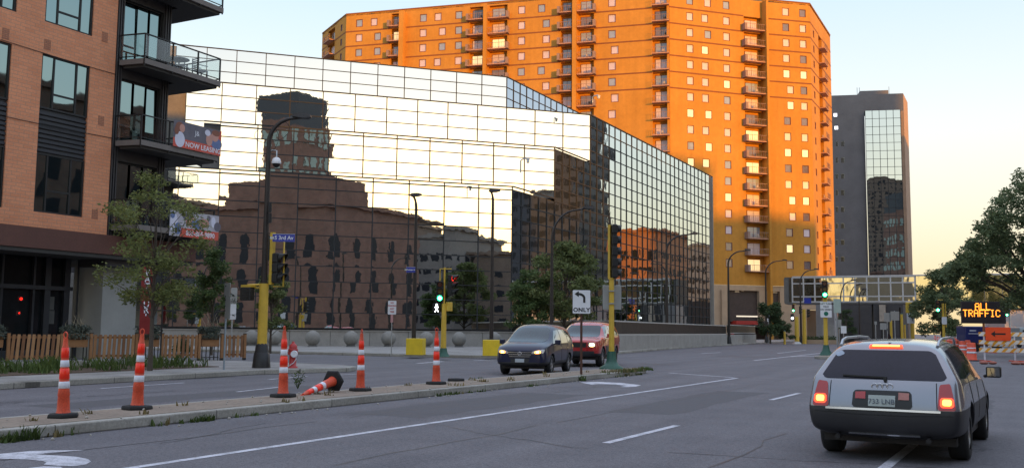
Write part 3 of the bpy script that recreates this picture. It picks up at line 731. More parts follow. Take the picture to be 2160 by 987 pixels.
# balconies
def balcony(F,a0,a1,z,side,out=1.15):
    s=MB(); F.box(s,a0+.03,a1-.03,z-.16,z,-.74,out)
    o=s.build('balcony',M('balcony_slab',(.50,.27,.18),.8,0,.15),tower)
    r=MB()
    F.box(r,a0+.06,a1-.06,z+1.0,z+1.06,out-.08,out-.02); F.box(r,a0+.06,a1-.06,z+.12,z+.16,out-.08,out-.02)
    n=max(4,int((a1-a0)/.38))
    for i in range(n+1):
        x=a0+.08+(a1-a0-.16)*i/n; F.box(r,x-.014,x+.014,z+.16,z+1.0,out-.07,out-.03)
    r.build('railing',RAILM,tower).parent=o
    if side in 'LR':
        p=MB()
        if side=='L': F.box(p,a0-.42,a0+.05,z-.14,z+1.08,.02,out)
        else: F.box(p,a1-.05,a1+.42,z-.14,z+1.08,.02,out)
        p.build('side_screen',PARA,tower).parent=o
    d=MB(); g=MB(); m0,m1=a0+(a1-a0)*.14,a1-(a1-a0)*.18
    F.box(d,m0,m1,z+.03,z+2.2,-.73,-.66); mid=(m0+m1)/2
    for x0,x1 in ((m0+.07,mid-.04),(mid+.04,m1-.07)): F.box(g,x0,x1,z+.12,z+2.1,-.70,-.63)
    q=d.build('sliding_door',FRM,tower); q.parent=o
    r_=random.Random(int(a0*100+z*10)).random()
    g.build('door_glass',GLL if r_<.07 else GLP if r_<.55 else GLB if r_<.75 else GLD,tower).parent=o  # a few doors get the same glowing sky glint
    if r_>.45:
        c=MB(); x=a0+(a1-a0)*(.3+.4*r_); 
        F.box(c,x,x+.45,z+.38,z+.43,.1,.55); F.box(c,x,x+.45,z+.43,z+.9,.08,.12)
        for dx in (0,.41):
            for dd in (.1,.51): F.box(c,x+dx,x+dx+.04,z,z+.38,dd,dd+.04)
        o2=c.build('balcony_chair',CHM if r_<.75 else BLK); P=F.P(x,z,.3); tag(o2,'small chair on a balcony','chair','chairs on the tower balconies'); BCH.append((o2,F,k_of(z)))
BCH=[]; CHM=M('chair_pale',(.5,.42,.38),.6,0,.1)
def k_of(z): return round((60.4-1.32-z)/2.928)
for b in bals: balcony(*b)
for o2,F,k in BCH: o2['label']='small chair on one of the balconies of the sunlit apartment tower'
# podium of the tower
pd=MB()
FP=Fac(along(E0,dD,-4.2),dD)         # same plane as D
def pa(x,y=640): return FP.px(x,y)[0]
zt=9.68
FP.box(pd,pa(1500),pa(1521),0,zt,-1.2,.02); FP.box(pd,pa(1521),pa(1534),0,8.3,-.5,.02) if False else None
FP.box(pd,pa(1521),pa(1662),8.75,zt,-1.2,.018)
FP.box(pd,pa(1520),pa(1533),0,8.75,-.8,.5)
FP.box(pd,pa(1600),pa(1617),3.4,8.75,-.8,.3)
FP.box(pd,pa(1645),pa(1662),0,8.75,-.8,.1)
pd.build('podium_wall',M('podium_stone',(.42,.30,.205),.85,0,.14,.8,.2),tower)
pf=MB(); Fp2=FE
za,zb_=pa(1645),pa(1765)
L0=FP.P(pa(1645),0,0); Fq=Fac((L0[0],L0[1]),dirA(78))
Fq.box(pf,.02,Fq.px(1766,600)[0],5.6,zt,-3,.05); Fq.box(pf,.02,Fq.px(1700,600)[0],0,5.6,-3,.05); Fq.box(pf,Fq.px(1700,600)[0],Fq.px(1766,600)[0],0,5.6,-8,-5)
Fq.box(pf,Fq.px(1742,600)[0],Fq.px(1766,600)[0],0,5.6,-3,.04)
pf.build('podium_wing',MATS['podium_stone'],tower)
pb=MB()
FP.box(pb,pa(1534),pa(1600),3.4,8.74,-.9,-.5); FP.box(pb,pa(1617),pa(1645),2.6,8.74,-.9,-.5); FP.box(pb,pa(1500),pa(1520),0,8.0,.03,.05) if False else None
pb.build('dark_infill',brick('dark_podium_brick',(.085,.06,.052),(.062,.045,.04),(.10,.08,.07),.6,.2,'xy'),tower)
pw=MB()
for x0,x1,y0,y1 in ((1540,1550,612,604),(1553,1562,616,602),(1567,1572,614,606),(1578,1583,612,602),(1619,1632,616,603),(1634,1643,618,610)):
    a0,z0=FP.px(x0,y0); a1,z1=FP.px(x1,y1); FP.box(pw,a0,a1,z0,z1,-.5,-.44)
pw.build('high_window',M('window_glimmer',(.62,.52,.40),.2,0,.5,1.5),tower)
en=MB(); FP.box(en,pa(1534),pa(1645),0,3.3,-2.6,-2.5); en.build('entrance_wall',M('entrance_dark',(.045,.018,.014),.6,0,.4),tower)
en=MB()
FP.box(en,pa(1539),pa(1584),2.75,3.4,.2,2.2); FP.box(en,pa(1539),pa(1544),0,2.75,.2,.6); FP.box(en,pa(1533.5),pa(1540),0,3.35,-2.4,-.9)
en.build('entrance_canopy',M('entrance_red',(.38,.028,.02),.55,0,.2),tower)
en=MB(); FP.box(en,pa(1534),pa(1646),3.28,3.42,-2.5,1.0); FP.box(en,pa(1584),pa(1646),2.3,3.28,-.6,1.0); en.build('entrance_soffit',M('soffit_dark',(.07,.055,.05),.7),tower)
en=MB(); a0,z0=FP.px(1560,667); FP.box(en,a0-2.0,a0+2.2,z0-.12,z0+.1,2.25,2.3); en.build('entrance_lettering_band',EMI('soft_white_light',(1,.85,.65),.8),tower)
lt=thing('wall_lamp','small glowing amber lamp on the recessed tan wall under the skyway','lamp',(*Fq.P(Fq.px(1718,672)[0],0,-4.9)[:2],4.3))
b=MB(); b.ball((0,0,0),.28,10,sz=.6); b.build('lamp_glass',EMI('amber_lamp',(1,.45,.12),4.),lt,True)
b=MB(); b.cone((0,0,.15),(0,0,.3),.35,.1,10); b.build('shade',BLACKM,lt,True)
# ------------------------------------------------------------ grey tower with mirror corner
TG=thing('grey_office_tower','dark grey concrete tower with a mirror glass front, standing behind the orange tower','office building',(*AX(80,230),0))
G0=AX(230*(1825-1080)/F0,230); dGr=dirA(-79.5); FGc=Fac(along(G0,dGr,16),(-dGr[0],-dGr[1]))
def ga(x,y=300): return FGc.px(x,y)
GREYC=M('grey_tower_concrete',(.17,.165,.175),.9,0,.2,.35,.3); TANC=M('tan_tower_concrete',(.40,.27,.19),.9,0,.12,.4,.2)
zt_=ga(1850,199)[1]; aR=ga(1899)[0]; aL=ga(1825)[0]; zg=ga(1860,235)[1]
rg=MB(); rg.fixn=False
H=[]
rows=[ (325,348),(400,424),(476,498),(550,575),(628,652),(704,728),(780,804),(858,880)]
for a_,b_ in rows:
    for c_,d_ in ((140,150),(164,178)):
        x0=1700+c_/2.193-1; x1=1700+d_/2.193; p=ga(x0,150+a_/2.193); q=ga(x1,150+b_/2.193); H.append((p[0],q[0],q[1],p[1]))
for y_ in (175+75,): pass
FGc.wall(rg,ga(1745)[0],aL-.02,0,zt_,H,.4)
rg.build('wall',GREYC,TG)
up=MB(); FGc.box(up,aL,ga(1908)[0]-.02,zg,zt_,-.5,0); FGc.box(up,ga(1745)[0],ga(1908)[0]-.02,zt_-1,zt_-.02,-20,-.02); FGc.box(up,ga(1820,190)[0],ga(1881,190)[0],zt_,ga(1850,183)[1],-14,-4); FGc.box(up,ga(1884)[0],ga(1892)[0],zt_,zt_+1.1,-12,-5)
up.build('parapet',GREYC,TG)
for (a,z,b_,c_) in H: 
    pass
gw=MB()
for (a,b_,z,c_) in H: FGc.box(gw,a+.02,b_-.02,z+.02,c_-.02,-.42,-.34)
gw.build('window',[M('tower_dark_glass',(.015,.015,.02),.08,0,.3)],TG)
gx=MB()
for x,y in ((1762,243),(1764,270)):
    a,z=ga(x,y); FGc.box(gx,a-.4,a+.4,z-.4,z+.4,.01,.06)
gx.build('lit_window',EMI('cool_lit_window',(.9,.9,1),2.),TG)
curtain(TG,FGc.P(aL,0,.9)[:2],FGc.u,FGc.n,[ (aR-aL)*i/5 for i in range(6)],frange(zg,2,-1.95)[::-1],mirror('mirror_glass_tower',(.55,.62,.64),.012,.003,.5),bw=.10,tilt=.03)
sd=MB(); 
S0=FGc.P(aR,0,.9); Fs=Fac(S0[:2],(0,1)); curtain(TG,S0[:2],(0,1),(1,0),[0,2.4,4.8,7.2],frange(zg,2,-1.95)[::-1],MIR1,bw=.1,tilt=.15)
S1=FGc.P(ga(1908)[0],0,0); Fr=Fac(S1[:2],(0,1)); rr=MB(); Fr.box(rr,0,Fr.px(1920,400)[0],0,zt_,-.6,0); rr.build('end_wall',TANC,TG)
b=MB(); FGc.box(b,ga(1899)[0]+.05,ga(1908)[0],0,zg,-.6,-.05); b.build('corner_pier',TANC,TG)
mb=MB()
for x in (1817,1822,1886): a,z=ga(x,190); q=FGc.P(a,zt_,-6); mb.bar(q,(q[0],q[1],zt_+3.2),.12)
mb.build('antenna',ALU,TG)
# ------------------------------------------------------------ skyway
SKD=134.; dS=dirA(-65.0)
S_0=AT(1665,641,SKD); FS=Fac(S_0[:2],(-dS[0],-dS[1]))
sz0=FS.px(1800,640)[1]; sz1=FS.px(1800,582)[1]; sl=FS.px(1930,600)[0]; sl2=FS.px(2150,600)[0]
SW=thing('skyway_bridge','glazed pedestrian skyway bridge with white framing crossing over the street','bridge',(*S_0[:2],0))
MIRS=mirror('skyway_glass',(.85,.78,.58),.03,.015,.6); MIRG=mirror('skyway_glass_gold',(.95,.86,.58),.05,.02,.5)  # yellow tints put the golden sky's reflection into the glass colour
WF=M('white_frame',(.52,.50,.50),.5,.2,.08)
cw=(sl)/11.2
g=MB(); g.fixn=False
def pane(g,F,a0,a1,z0,z1,d,t=.25):
    tx=math.tan(R(random.gauss(0,t))); tz=math.tan(R(random.gauss(0,t)))
    f=lambda a,z:d+(a-(a0+a1)/2)*tx+(z-(z0+z1)/2)*tz
    g.add([F.P(a0,z0,f(a0,z0)),F.P(a1,z0,f(a1,z0)),F.P(a1,z1,f(a1,z1)),F.P(a0,z1,f(a0,z1))],[(0,1,2,3)])
zz=[sz0+.25,sz0+.95,sz1-.95,sz1-.15]
k=0; xs=[.3]
for w in (1.0,1.0,1.0,1.5,1.0,1.0,1.0,1.0,1.0,1.0): xs.append(xs[-1]+w)
sc=sl/xs[-1]; xs=[0]+[x*sc for x in xs]
for i in range(len(xs)-1):
    for j in range(3): pane(g,FS,xs[i],xs[i+1],zz[j],zz[j+1],0)
g.build('glazing',MIRS,SW)
gp=MB(); gp.fixn=False
for j in range(3): pane(gp,FS,xs[4]+.05,xs[5]+.9,zz[j]+.06,zz[j+1]-.06,.02,.05)
gp.build('gold_glazing',MIRG,SW)
g=MB(); g.fixn=False; xs2=[sl+.1+i*(sl2-sl)/6 for i in range(7)]
for i in range(6): pane(g,FS,xs2[i],xs2[i+1],sz0-.6,sz1-.1,0,.15)
g.build('glazing',MIRG,SW)
f=MB()
for x in xs[1:]: FS.box(f,x-.09,x+.09,zz[0]-.1,zz[3],-.05,.1)
for z in zz: FS.box(f,xs[1]-.02,xs[-1],z-.08,z+.08,-.04,.12)
FS.box(f,xs[1],sl2,sz1-.12,sz1+.06,-.05,.14)
f.build('frame',WF,SW)
f=MB()
for x in xs2: FS.box(f,x-.04,x+.04,sz0-.6,sz1-.12,-.05,.06)
f.build('thin_frame',M('thin_frame',(.25,.2,.15),.5),SW)
f=MB(); FS.box(f,-.6,sl,sz0-.05,sz0+.13,-4.2,.08); FS.box(f,-.6,sl2,sz1-.2,sz1-.05,-4.2,-.06); FS.box(f,-.7,xs[1]-.1,sz0+.13,sz1-.2,-4.2,-.1); f.build('deck',M('skyway_deck',(.16,.15,.14),.7),SW)
# building under and behind the skyway
U0_=AT(1740,640,150); FU=Fac(U0_[:2],(-dS[0],-dS[1]))
UB=thing('low_dark_building','low dark brick building under the skyway','building',(*U0_[:2],0))
b=MB(); FU.box(b,FU.px(1768,660)[0],FU.px(1905,660)[0],0,FU.px(1800,632)[1],-14,0); b.build('wall',brick('dark_brick_far',(.075,.068,.07),(.06,.055,.058),(.085,.08,.08),.5,.18,'xy'),UB)
b=MB(); FU.box(b,FU.px(1788,660)[0],FU.px(1800,660)[0],0,3.2,.02,.08); FU.box(b,FU.px(1858,660)[0],FU.px(1862,660)[0],.5,2.8,.02,.08); b.build('doorway',BLK,UB)
b=MB(); FU.box(b,FU.px(1855,650)[0],FU.px(1868,650)[0],3.2,7.2,.02,.5); b.build('pale_panel',M('pale_panel',(.40,.33,.27),.7),UB)
WB=thing('white_utility_block','white stucco block beside the recess under the skyway','building',(*AT(1742,705,140)[:2],0))
Fw=Fac(AT(1722,700,140)[:2],(-dS[0],-dS[1])); b=MB(); Fw.box(b,0,Fw.px(1760,680)[0],0,6.2,-4,0); b.build('wall',M('white_stucco',(.42,.41,.42),.8,0,.1),WB)
b=MB(); Fw.box(b,.8,Fw.px(1759,680)[0],0,2.6,.01,.3); b.build('service_door',M('pale_door',(.5,.5,.5),.6,0,.08),WB)
# ------------------------------------------------------------ brick apartment building at the left
BX=-33.
BRK=brick('orange_brick',(.80,.335,.175),(.70,.275,.14),(.55,.29,.19),.40,.135,'yz',.012,.15)
WG=mirror('apartment_glass',(.24,.33,.34),.02,.012,.5)
FB2=Fac((BX,0),(0,1))
ab=thing('brick_apartment_building','orange brick apartment building with black windows and glass railed balconies','apartment building',(BX,24,0))
def quadpx(x0,y0,x1,y1): a=FB2.px(x0,y0); b=FB2.px(x1,y1); return a[0],b[0],b[1],a[1]
Y0=14.0; Y1=27.36; Y2=30.25
HB=[]
w2=quadpx(90,112,185,250); w1=(w2[0]+.0,w2[1]+.05,FB2.px(190,76)[1],FB2.px(190,76)[1]+1.95)
w3=quadpx(77,325,175,456)
colA=(w2[0],w2[1])
z2=(w2[2],w2[3]); z3=(FB2.px(72,446)[1],w2[2]-1.72)
l1=(z3[1],z2[0])
HB=[(colA[0],colA[1],z3[0],z2[1]),(colA[0]+.02,colA[1]+.02,w1[2],w1[3]),(colA[0],colA[1],w1[3]+2.3,w1[3]+5)]
colB=(FB2.px(12,300)[0]-2.1,FB2.px(12,300)[0]+.02)
HB+=[(colB[0],colB[1],z3[0],z2[1]),(colB[0],colB[1]+.1,w1[2],w1[3])]
wl=MB(); wl.fixn=False; ZB=5.15; ZT=24
FB2.wall(wl,Y0,Y1,ZB,ZT,HB,.16); wl.box(BX-12,BX-.3,Y0,Y1-.02,ZB,ZT)
wl.build('wall',BRK,ab)
def window(a0,a1,z0,z1,splits,trans,parent=ab,F=FB2,d=-.10,t=.07,blind=0):
    f=MB(); F.box(f,a0,a1,z0,z0+t,-.16,d+.05); F.box(f,a0,a1,z1-t,z1,-.16,d+.05)
    xs=[a0]+[a0+(a1-a0)*s for s in splits]+[a1]
    F.box(f,a0,a0+t,z0+t,z1-t,-.16,d+.05); F.box(f,a1-t,a1,z0+t,z1-t,-.16,d+.05)
    for x in xs[1:-1]: F.box(f,x-t/2,x+t/2,z0+t,z1-t,-.16,d+.04)
    for (i,fr) in trans: F.box(f,xs[i]+t*.5,xs[i+1]-t*.5,z0+(z1-z0)*fr-t/2,z0+(z1-z0)*fr+t/2,-.16,d+.035)
    o=f.build('window',BLACKM,parent)
    g=MB(); g.fixn=False
    for i in range(len(xs)-1): pane(g,F,xs[i],xs[i+1],z0+.02,z1-.02,d,.5)
    q=g.build('pane',WG,parent); q.parent=o
    return o
window(colA[0],colA[1],z2[0],z2[1],(.27,.74),((1,.3),))
window(colA[0],colA[1],z3[0],z3[1],(.24,.72),((1,.38),))
window(colA[0]+.02,colA[1]+.02,w1[2],w1[3],(.27,.74),((1,.3),))
window(colA[0],colA[1],w1[3]+2.3,w1[3]+5,(.27,.74),((1,.3),))
window(colB[0],colB[1],z2[0],z2[1],(.27,.74),((1,.3),)); window(colB[0],colB[1],z3[0],z3[1],(.27,.74),((1,.3),)); window(colB[0],colB[1]+.1,w1[2],w1[3],(.27,.74),((1,.3),))
for c in (colA,colB):
    lv=MB(); FB2.box(lv,c[0],c[1],l1[0],l1[1],-.16,-.12)
    n=9
    for i in range(n):
        z=l1[0]+.05+(l1[1]-l1[0]-.1)*i/n; FB2.box(lv,c[0]+.02,c[1]-.02,z,z+.11,-.12,-.05)
    lv.build('louvre_panel',M('charcoal_louvre',(.03,.032,.04),.5,.2,.15),ab)
VB=brick('vent_brick_mat',(.50,.20,.11),(.46,.18,.10),(.3,.15,.1),.2,.07,'yz')
for x,y in ((12,72),(100,95),(221,79),(213,255),(200,452)):
    pt=MB(); a,z=FB2.px(x,y); FB2.box(pt,a-.14,a+.14,z-.2,z+.2,.001,.012); pt.build('vent_brick',VB,ab)
cb=MB(); 
for x0,y0,x1,y1 in ((0,84,245,158),(10,246,237,292)):
    a,z=FB2.px(x0,y0); b,zz_=FB2.px(x1,y1); cb.tube([FB2.P(a,z,.03),FB2.P((a+b)/2,(z+zz_)/2-.03,.03),FB2.P(b,zz_,.03)],.012,5)
cb.build('facade_cable',BLK,ab)
# dark corner bay with sliding doors
bay=MB(); floors=[5.36,8.86,12.27,15.68,19.1]
holesb=[]
for z in floors: holesb.append((Y1+.38,Y2-.42,z+.28,z+2.95))
bay.fixn=False
FB2.wall(bay,Y1,Y2,3.9,ZT,holesb,.3,d=-.02)
bay.box(BX-12,BX-.42,Y1+.01,Y2,3.9,ZT); bay.add([(BX-.02,Y2,3.9),(BX-.42,Y2,3.9),(BX-.42,Y2,ZT),(BX-.02,Y2,ZT)],[(0,1,2,3)])
bay.build('corner_bay',M('bay_cladding',(.045,.042,.045),.5,.2,.2),ab)
rb=MB()
for a in (Y1+.05,Y1+.17,Y1+.29,Y2-.08,Y2-.2,Y2-.33): FB2.box(rb,a-.03,a+.03,4.2,ZT,-.02,.05)
rb.build('cladding_rib',MATS['bay_cladding'],ab)
for z in floors: 
    o=window(Y1+.38,Y2-.42,z+.28,z+2.95,(.36,.68),((0,.27),),d=-.2); o.name='sliding_door'
# balconies
GLS=None
def rail_glass():
    m,nt,b=_new('railing_glass'); b.inputs['Base Color'].default_value=(.75,.85,.86,1); b.inputs['Roughness'].default_value=.02; b.inputs['Transmission Weight'].default_value=0
    tr=nt.nodes.new('ShaderNodeBsdfTransparent'); tr.inputs['Color'].default_value=(.93,.97,.97,1)
    gl=nt.nodes.new('ShaderNodeBsdfGlossy'); gl.inputs['Roughness'].default_value=.03; gl.inputs['Color'].default_value=(.8,.8,.85,1)
    ms=nt.nodes.new('ShaderNodeMixShader'); ms.inputs[0].default_value=.07; nt.links.new(tr.outputs[0],ms.inputs[1]); nt.links.new(gl.outputs[0],ms.inputs[2])
    nt.links.new(ms.outputs[0],nt.nodes['Material Output'].inputs[0]); return m
GLS=rail_glass()
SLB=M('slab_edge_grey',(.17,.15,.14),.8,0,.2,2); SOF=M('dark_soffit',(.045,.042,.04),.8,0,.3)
BP=[(BX+.04,27.5),(BX+1.3,27.75),(BX+1.3,32.05),(BX-2.9,32.05),(BX-2.9,30.3),(BX+.04,30.3)]
for bi,z in enumerate(floors[:4]):
    s=MB(); s.prism(BP,z+.02,z+.24); o=s.build('balcony',SLB,ab)
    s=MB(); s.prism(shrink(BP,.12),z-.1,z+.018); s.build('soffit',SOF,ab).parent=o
    r=MB(); g=MB()
    pth=[BP[0],BP[1],(BP[1][0],29.25),(BP[1][0],30.68),BP[2],(BX-.8,32.05),BP[3]]
    pth=[(p[0]-(.04 if p[0]>BX+1 else 0),p[1]-(.04 if p[1]>32 else 0)) for p in pth]
    for p,q in zip(pth[:-1],pth[1:]):
        r.bar((*p,z+1.28),(*q,z+1.28),.06,.05); r.bar((*p,z+.34),(*q,z+.34),.035,.035)
        g.bar((*p,z+.80),(*q,z+.80),.012,.86)
    for p in pth: r.bar((*p,z-.05),(*p,z+1.26),.055,.055)
    r.build('railing',BLACKM,ab).parent=o; g.build('railing_glass',GLS,ab).parent=o
# furniture on the balcony that shows against the sky
zb=floors[2]+.24
def patio_chair(loc,rz,label):
    t=thing('patio_chair',label,'chair',loc,rz,group='patio furniture on the balcony'); mt=M('grey_patio',(.25,.27,.30),.5,0,.1)
    b=MB(); b.box(-.25,.25,-.25,.25,.42,.46); b.build('seat',mt,t,True)
    b=MB(); b.box(-.25,-.21,.22,.26,.46,1.0); b.box(.21,.25,.22,.26,.46,1.0)
    for k in range(5): b.box(-.21,.21,.225,.25,.52+k*.1,.57+k*.1)
    b.build('backrest',mt,t,True)
    for x in (-.23,.23):
        for y in (-.23,.23): 
            c=MB(); c.box(x-.02,x+.02,y-.02,y+.02,0,.42); c.build('leg',mt,t,True)
    b=MB(); b.box(-.27,-.22,-.22,.22,.64,.67); b.box(.22,.27,-.22,.22,.64,.67); b.build('armrest',mt,t,True)
patio_chair((BX+.55,31.5,zb),R(170),'slatted grey patio chair nearest the balcony corner'); patio_chair((BX-.35,31.3,zb),R(200),'slatted grey patio chair farther in from the balcony corner')
t=thing('patio_table','small round grey table on the balcony beside the slatted chairs','table',(BX+.4,30.4,zb)); b=MB(); b.cone((0,0,.70),(0,0,.73),.45,.45,16); b.build('table_top',MATS['grey_patio'],t,True); b=MB(); b.cone((0,0,0),(0,0,.7),.05,.03,8); b.cone((0,0,0),(0,0,.03),.25,.22,12); b.build('leg',MATS['grey_patio'],t,True)
t=thing('potted_plant','bushy potted plant on the balcony behind the glass railing','plant',(BX+.75,29.6,zb)); b=MB(); b.cone((0,0,0),(0,0,.25),.13,.17,10); b.build('pot',MATS['grey_patio'],t,True); b=MB(); leafcloud(b,[(0,0,.45,.28,.22)],160,.05); b.build('foliage',leafmat('balcony_leaves',(.09,.10,.07)),t,True)
# canopy band and storefront
CAN=M('rusty_canopy_metal',(.115,.048,.036),.7,.1,.22,1.5)
b=MB(); b.prism([(BX+.35,Y0),(BX+.35,31.9),(BX-8,31.9),(BX-8,31.5),(BX-.05,31.5),(BX-.05,Y0)],4.36,5.14); b.build('canopy_band',CAN,ab)
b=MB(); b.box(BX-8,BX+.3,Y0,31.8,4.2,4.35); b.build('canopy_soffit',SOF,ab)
st=MB(); SX=BX-1.6; FS2=Fac((SX,0),(0,1)); FS2.box(st,Y0,27.1,.1,4.2,-.2,-.1); st.build('storefront_glass',M('storefront_dark_glass',(.010,.013,.015),.12,0,.4,spec=.25),ab)
st=MB()
for x in (0,68,97,138,160,215): 
    a=FS2.px(x,650)[0]; w=.13 if x in (97,138) else .045; FS2.box(st,a-w,a+w,.15,4.2,-.1,.05)
z=FS2.px(100,607)[1]; FS2.box(st,Y0,27.1,z-.08,z+.08,-.1,.08)
FS2.box(st,Y0,27.1,.15,.5,-.1,.04); st.build('storefront_frame',M('storefront_frame',(.035,.038,.045),.4,.4,.2),ab)
st=MB()
for x,y in ((105,640),(105,668)): a,z=FS2.px(x,y); FS2.box(st,a-.25,a+.25,z-.28,z+.28,-.09,-.06)
st.build('paper_notice',M('dusty_notice',(.085,.085,.08),.8),ab)
a0=FB2.px(236,650)[0]; a1=FB2.px(296,650)[0]
b=MB(); b.box(BX-2.4,BX-.6,a0,a1+.3,.1,4.2); b.build('corner_pillar',M('pillar_concrete',(.29,.29,.28),.85,0,.12,1.2,.3),ab)
for i,(x,y,r) in enumerate(((46,630,.06),(42,660,.035))):  # glowing red balls in place of traffic signals reflected in the glass
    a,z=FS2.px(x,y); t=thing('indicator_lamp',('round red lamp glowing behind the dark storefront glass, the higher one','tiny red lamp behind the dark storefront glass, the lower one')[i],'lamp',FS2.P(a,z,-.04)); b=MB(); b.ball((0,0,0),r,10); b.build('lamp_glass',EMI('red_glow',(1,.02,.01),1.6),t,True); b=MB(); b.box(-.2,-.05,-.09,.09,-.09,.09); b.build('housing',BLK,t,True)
# red vertical blade sign
q=AT(305,690,36.4); bl=thing('blade_sign','red vertical sign with white letters hanging by the corner pillar','sign',(q[0],q[1],1.2),R(52))
b=MB(); b.box(-.19,.19,-.06,.06,0,2.35); b.lathe([(.19,-.06),(.19,.06)],(0,0,2.35),20,0,'y'); b.add([(.19*math.cos(k*.314),-.0601,2.35+.19*math.sin(k*.314)) for k in range(20)],[tuple(range(20))]); b.build('panel',M('blade_red',(.20,.018,.018),.4,0,.2),bl,True)
for ch,y in (('E',577),('A',591),('T',605),('U',644),('R',656),("'",670)):
    z=1.5+(688-y)*36.4/2049-1.2; text(ch,.30,WHR,(0.02,-.065,z),ROTX,bl,bold=.006)
b=MB(); b.box(.22,.6,-.02,.02,2.3,2.35); b.box(.22,.6,-.02,.02,.3,.35); b.cone((.6,0,-1.05),(.6,0,2.7),.03,.03,8); b.build('bracket',BLACKM,bl,True)
# banners on the balcony railings
ORB=M('banner_orange',(.56,.085,.055),.55,0,.1); SLATE=M('banner_slate',(.13,.12,.15),.6,0,.3,3); SKIN=M('banner_skin',(.52,.27,.22),.6,0,.1); WHB=M('banner_white',(.60,.60,.72),.6,0,.1); HAIR=M('banner_hair',(.22,.08,.05),.6,0,.2); BLUB=M('banner_blue',(.12,.17,.34),.6,0,.2); GRB=M('banner_light_grey',(.42,.40,.45),.6,0,.2)
FN=Fac((BX+1.36,0),(0,1))
def banner(x0,y0,x1,y1,label,kind):
    a0,zt=FN.px(x0,y0); a1,zl=FN.px(x1,y1); a1_,zt2=FN.px(x1,y0+ (x1-x0)*.235); z0=zl; z1=zt2 if False else zt
    t=thing('banner',label,'banner',FN.P(a0,z0,0)); W=a1-a0; Hh=z1-z0
    b=MB(); b.box(-.004,.004,0,W,0,Hh); b.build('fabric',SLATE if kind==0 else GRB,t,True)
    b=MB(); b.box(.004,.007,0 if kind==0 else W*.21,W,0,Hh*.34); b.build('orange_band',ORB,t,True)
    def blob(cx,cz,rx,rz,m,d,n=18):
        c=MB(); pts=[(cx*W+rx*W*math.cos(i*2*math.pi/n),cz*Hh+rz*Hh*math.sin(i*2*math.pi/n)) for i in range(n)]
        c.add([(d+.002,y,z) for y,z in pts]+[(d,y,z) for y,z in pts],[tuple(range(n))]+[(i,n+i,n+(i+1)%n,(i+1)%n) for i in range(n)]); 
        return c.build('printed_figure',m,t,True)
    txt='NOW LEASING' if kind==0 else '855-805-9890'
    text(txt,Hh*.27,WHR,(.011,W*.62,Hh*.16),((0,1,0),(0,0,1),(1,0,0)),t,sx=1.0,ext=.002,bold=.006)
    if kind==0:
        for cx,cz,rx,rz,m,d in ((.13,.30,.10,.30,WHB,.010),(.12,.74,.085,.22,HAIR,.008),(.17,.74,.055,.16,SKIN,.012),(.06,.62,.045,.16,HAIR,.014),(.90,.45,.12,.22,BLUB,.008),(.74,.55,.07,.25,SKIN,.009),(.86,.72,.08,.20,SKIN,.010),(.88,.86,.09,.12,HAIR,.012),(.70,.80,.06,.12,WHB,.011)): blob(cx,cz,rx,rz,m,d)
        c=MB(); c.add([(.009,W*x,Hh*z) for x,z in ((.90,.40),(1,.40),(1,1),(.97,1))],[(0,1,2,3)]); c.build('orange_edge',ORB,t,True)
        text('J&',Hh*.26,WHR,(.013,W*.48,Hh*.66),((0,1,0),(0,0,1),(1,0,0)),t,ext=.002)
    else:
        for cx,cz,rx,rz,m,d in ((.08,.5,.08,.45,WHB,.008),(.16,.30,.07,.25,BLUB,.009),(.05,.8,.05,.15,BLUB,.010),(.42,.62,.12,.22,SKIN,.009),(.55,.55,.15,.18,BLUB,.010),(.33,.80,.09,.15,SLATE,.012),(.68,.62,.12,.20,SKIN,.011),(.88,.72,.05,.24,WHB,.009),(.97,.55,.08,.2,SLATE,.013),(.78,.85,.04,.12,SLATE,.014)): blob(cx,cz,rx*.92,rz*.92,m,d)
banner(367,252,465,330,'slate and orange banner reading NOW LEASING on the upper balcony railing',0)
banner(359,441,460,508,'grey and orange banner with a phone number on the lower balcony railing',1)
# ------------------------------------------------------------ city seen only as reflections, plus unseen blocks added for shade
WD=M('dark_window',(.02,.022,.028),.6,0,.3,spec=.2)
def bld(name,label,x0,x1,y0,y1,z,mat,wins=None,parts=()):
    t=thing(name,label,'building',((x0+x1)/2,(y0+y1)/2,0)); b=MB(); b.box(x0,x1,y0,y1,0,z); b.build('wall',mat,t)
    if wins:
        nx,ny,w,h,z0,dz,arch=wins
        g=MB()
        def wn(F,L,n):
            for i in range(n):
                zz=z0; 
                while zz+h<z-1.2:
                    a=L*(i+.5)/n; F.box(g,a-w/2,a+w/2,zz,zz+h,-.05,.03)
                    if arch: g.wallprism([(w/2*math.cos(k*math.pi/8),zz+h+w/2*math.sin(k*math.pi/8)) for k in range(9)],(F.O[0]+F.u[0]*a,F.O[1]+F.u[1]*a),F.u,F.n,-.05,.03)
                    zz+=dz
        wn(Fac((x0,y1),(0,-1)),y1-y0,ny); wn(Fac((x0,y0),(1,0)),x1-x0,nx); wn(Fac((x1,y1),(-1,0)),x1-x0,nx)
        o=g.build('window',WD,t); o['kind']='stuff'
    b=MB(); b.box(x0-.5,x1+.5,y0-.5,y1+.5,z-.02,z+.7); b.build('cornice',mat,t)
    return t
BR=brick('courthouse_brown',(.25,.132,.10),(.20,.105,.08),(.19,.14,.115),.9,.35,'xy',.02,.3); GRY=M('far_grey_render',(.20,.18,.17),.9,0,.25,.3); BRG=M('far_brown',(.17,.125,.10),.9,0,.3,.3)
ch=bld('brown_courthouse','brown stone courthouse with arched windows across the street, seen mirrored in the glass tiers',20,50,-40,11.2,21.5,BR,(5,11,1.7,3.4,2,5.2,True))
b=MB(); b.prism([(20.1,11.1),(20.1,-9),(32,-9),(32,11.1)],22.2,26.0); b.build('raised_wing',BR,ch)
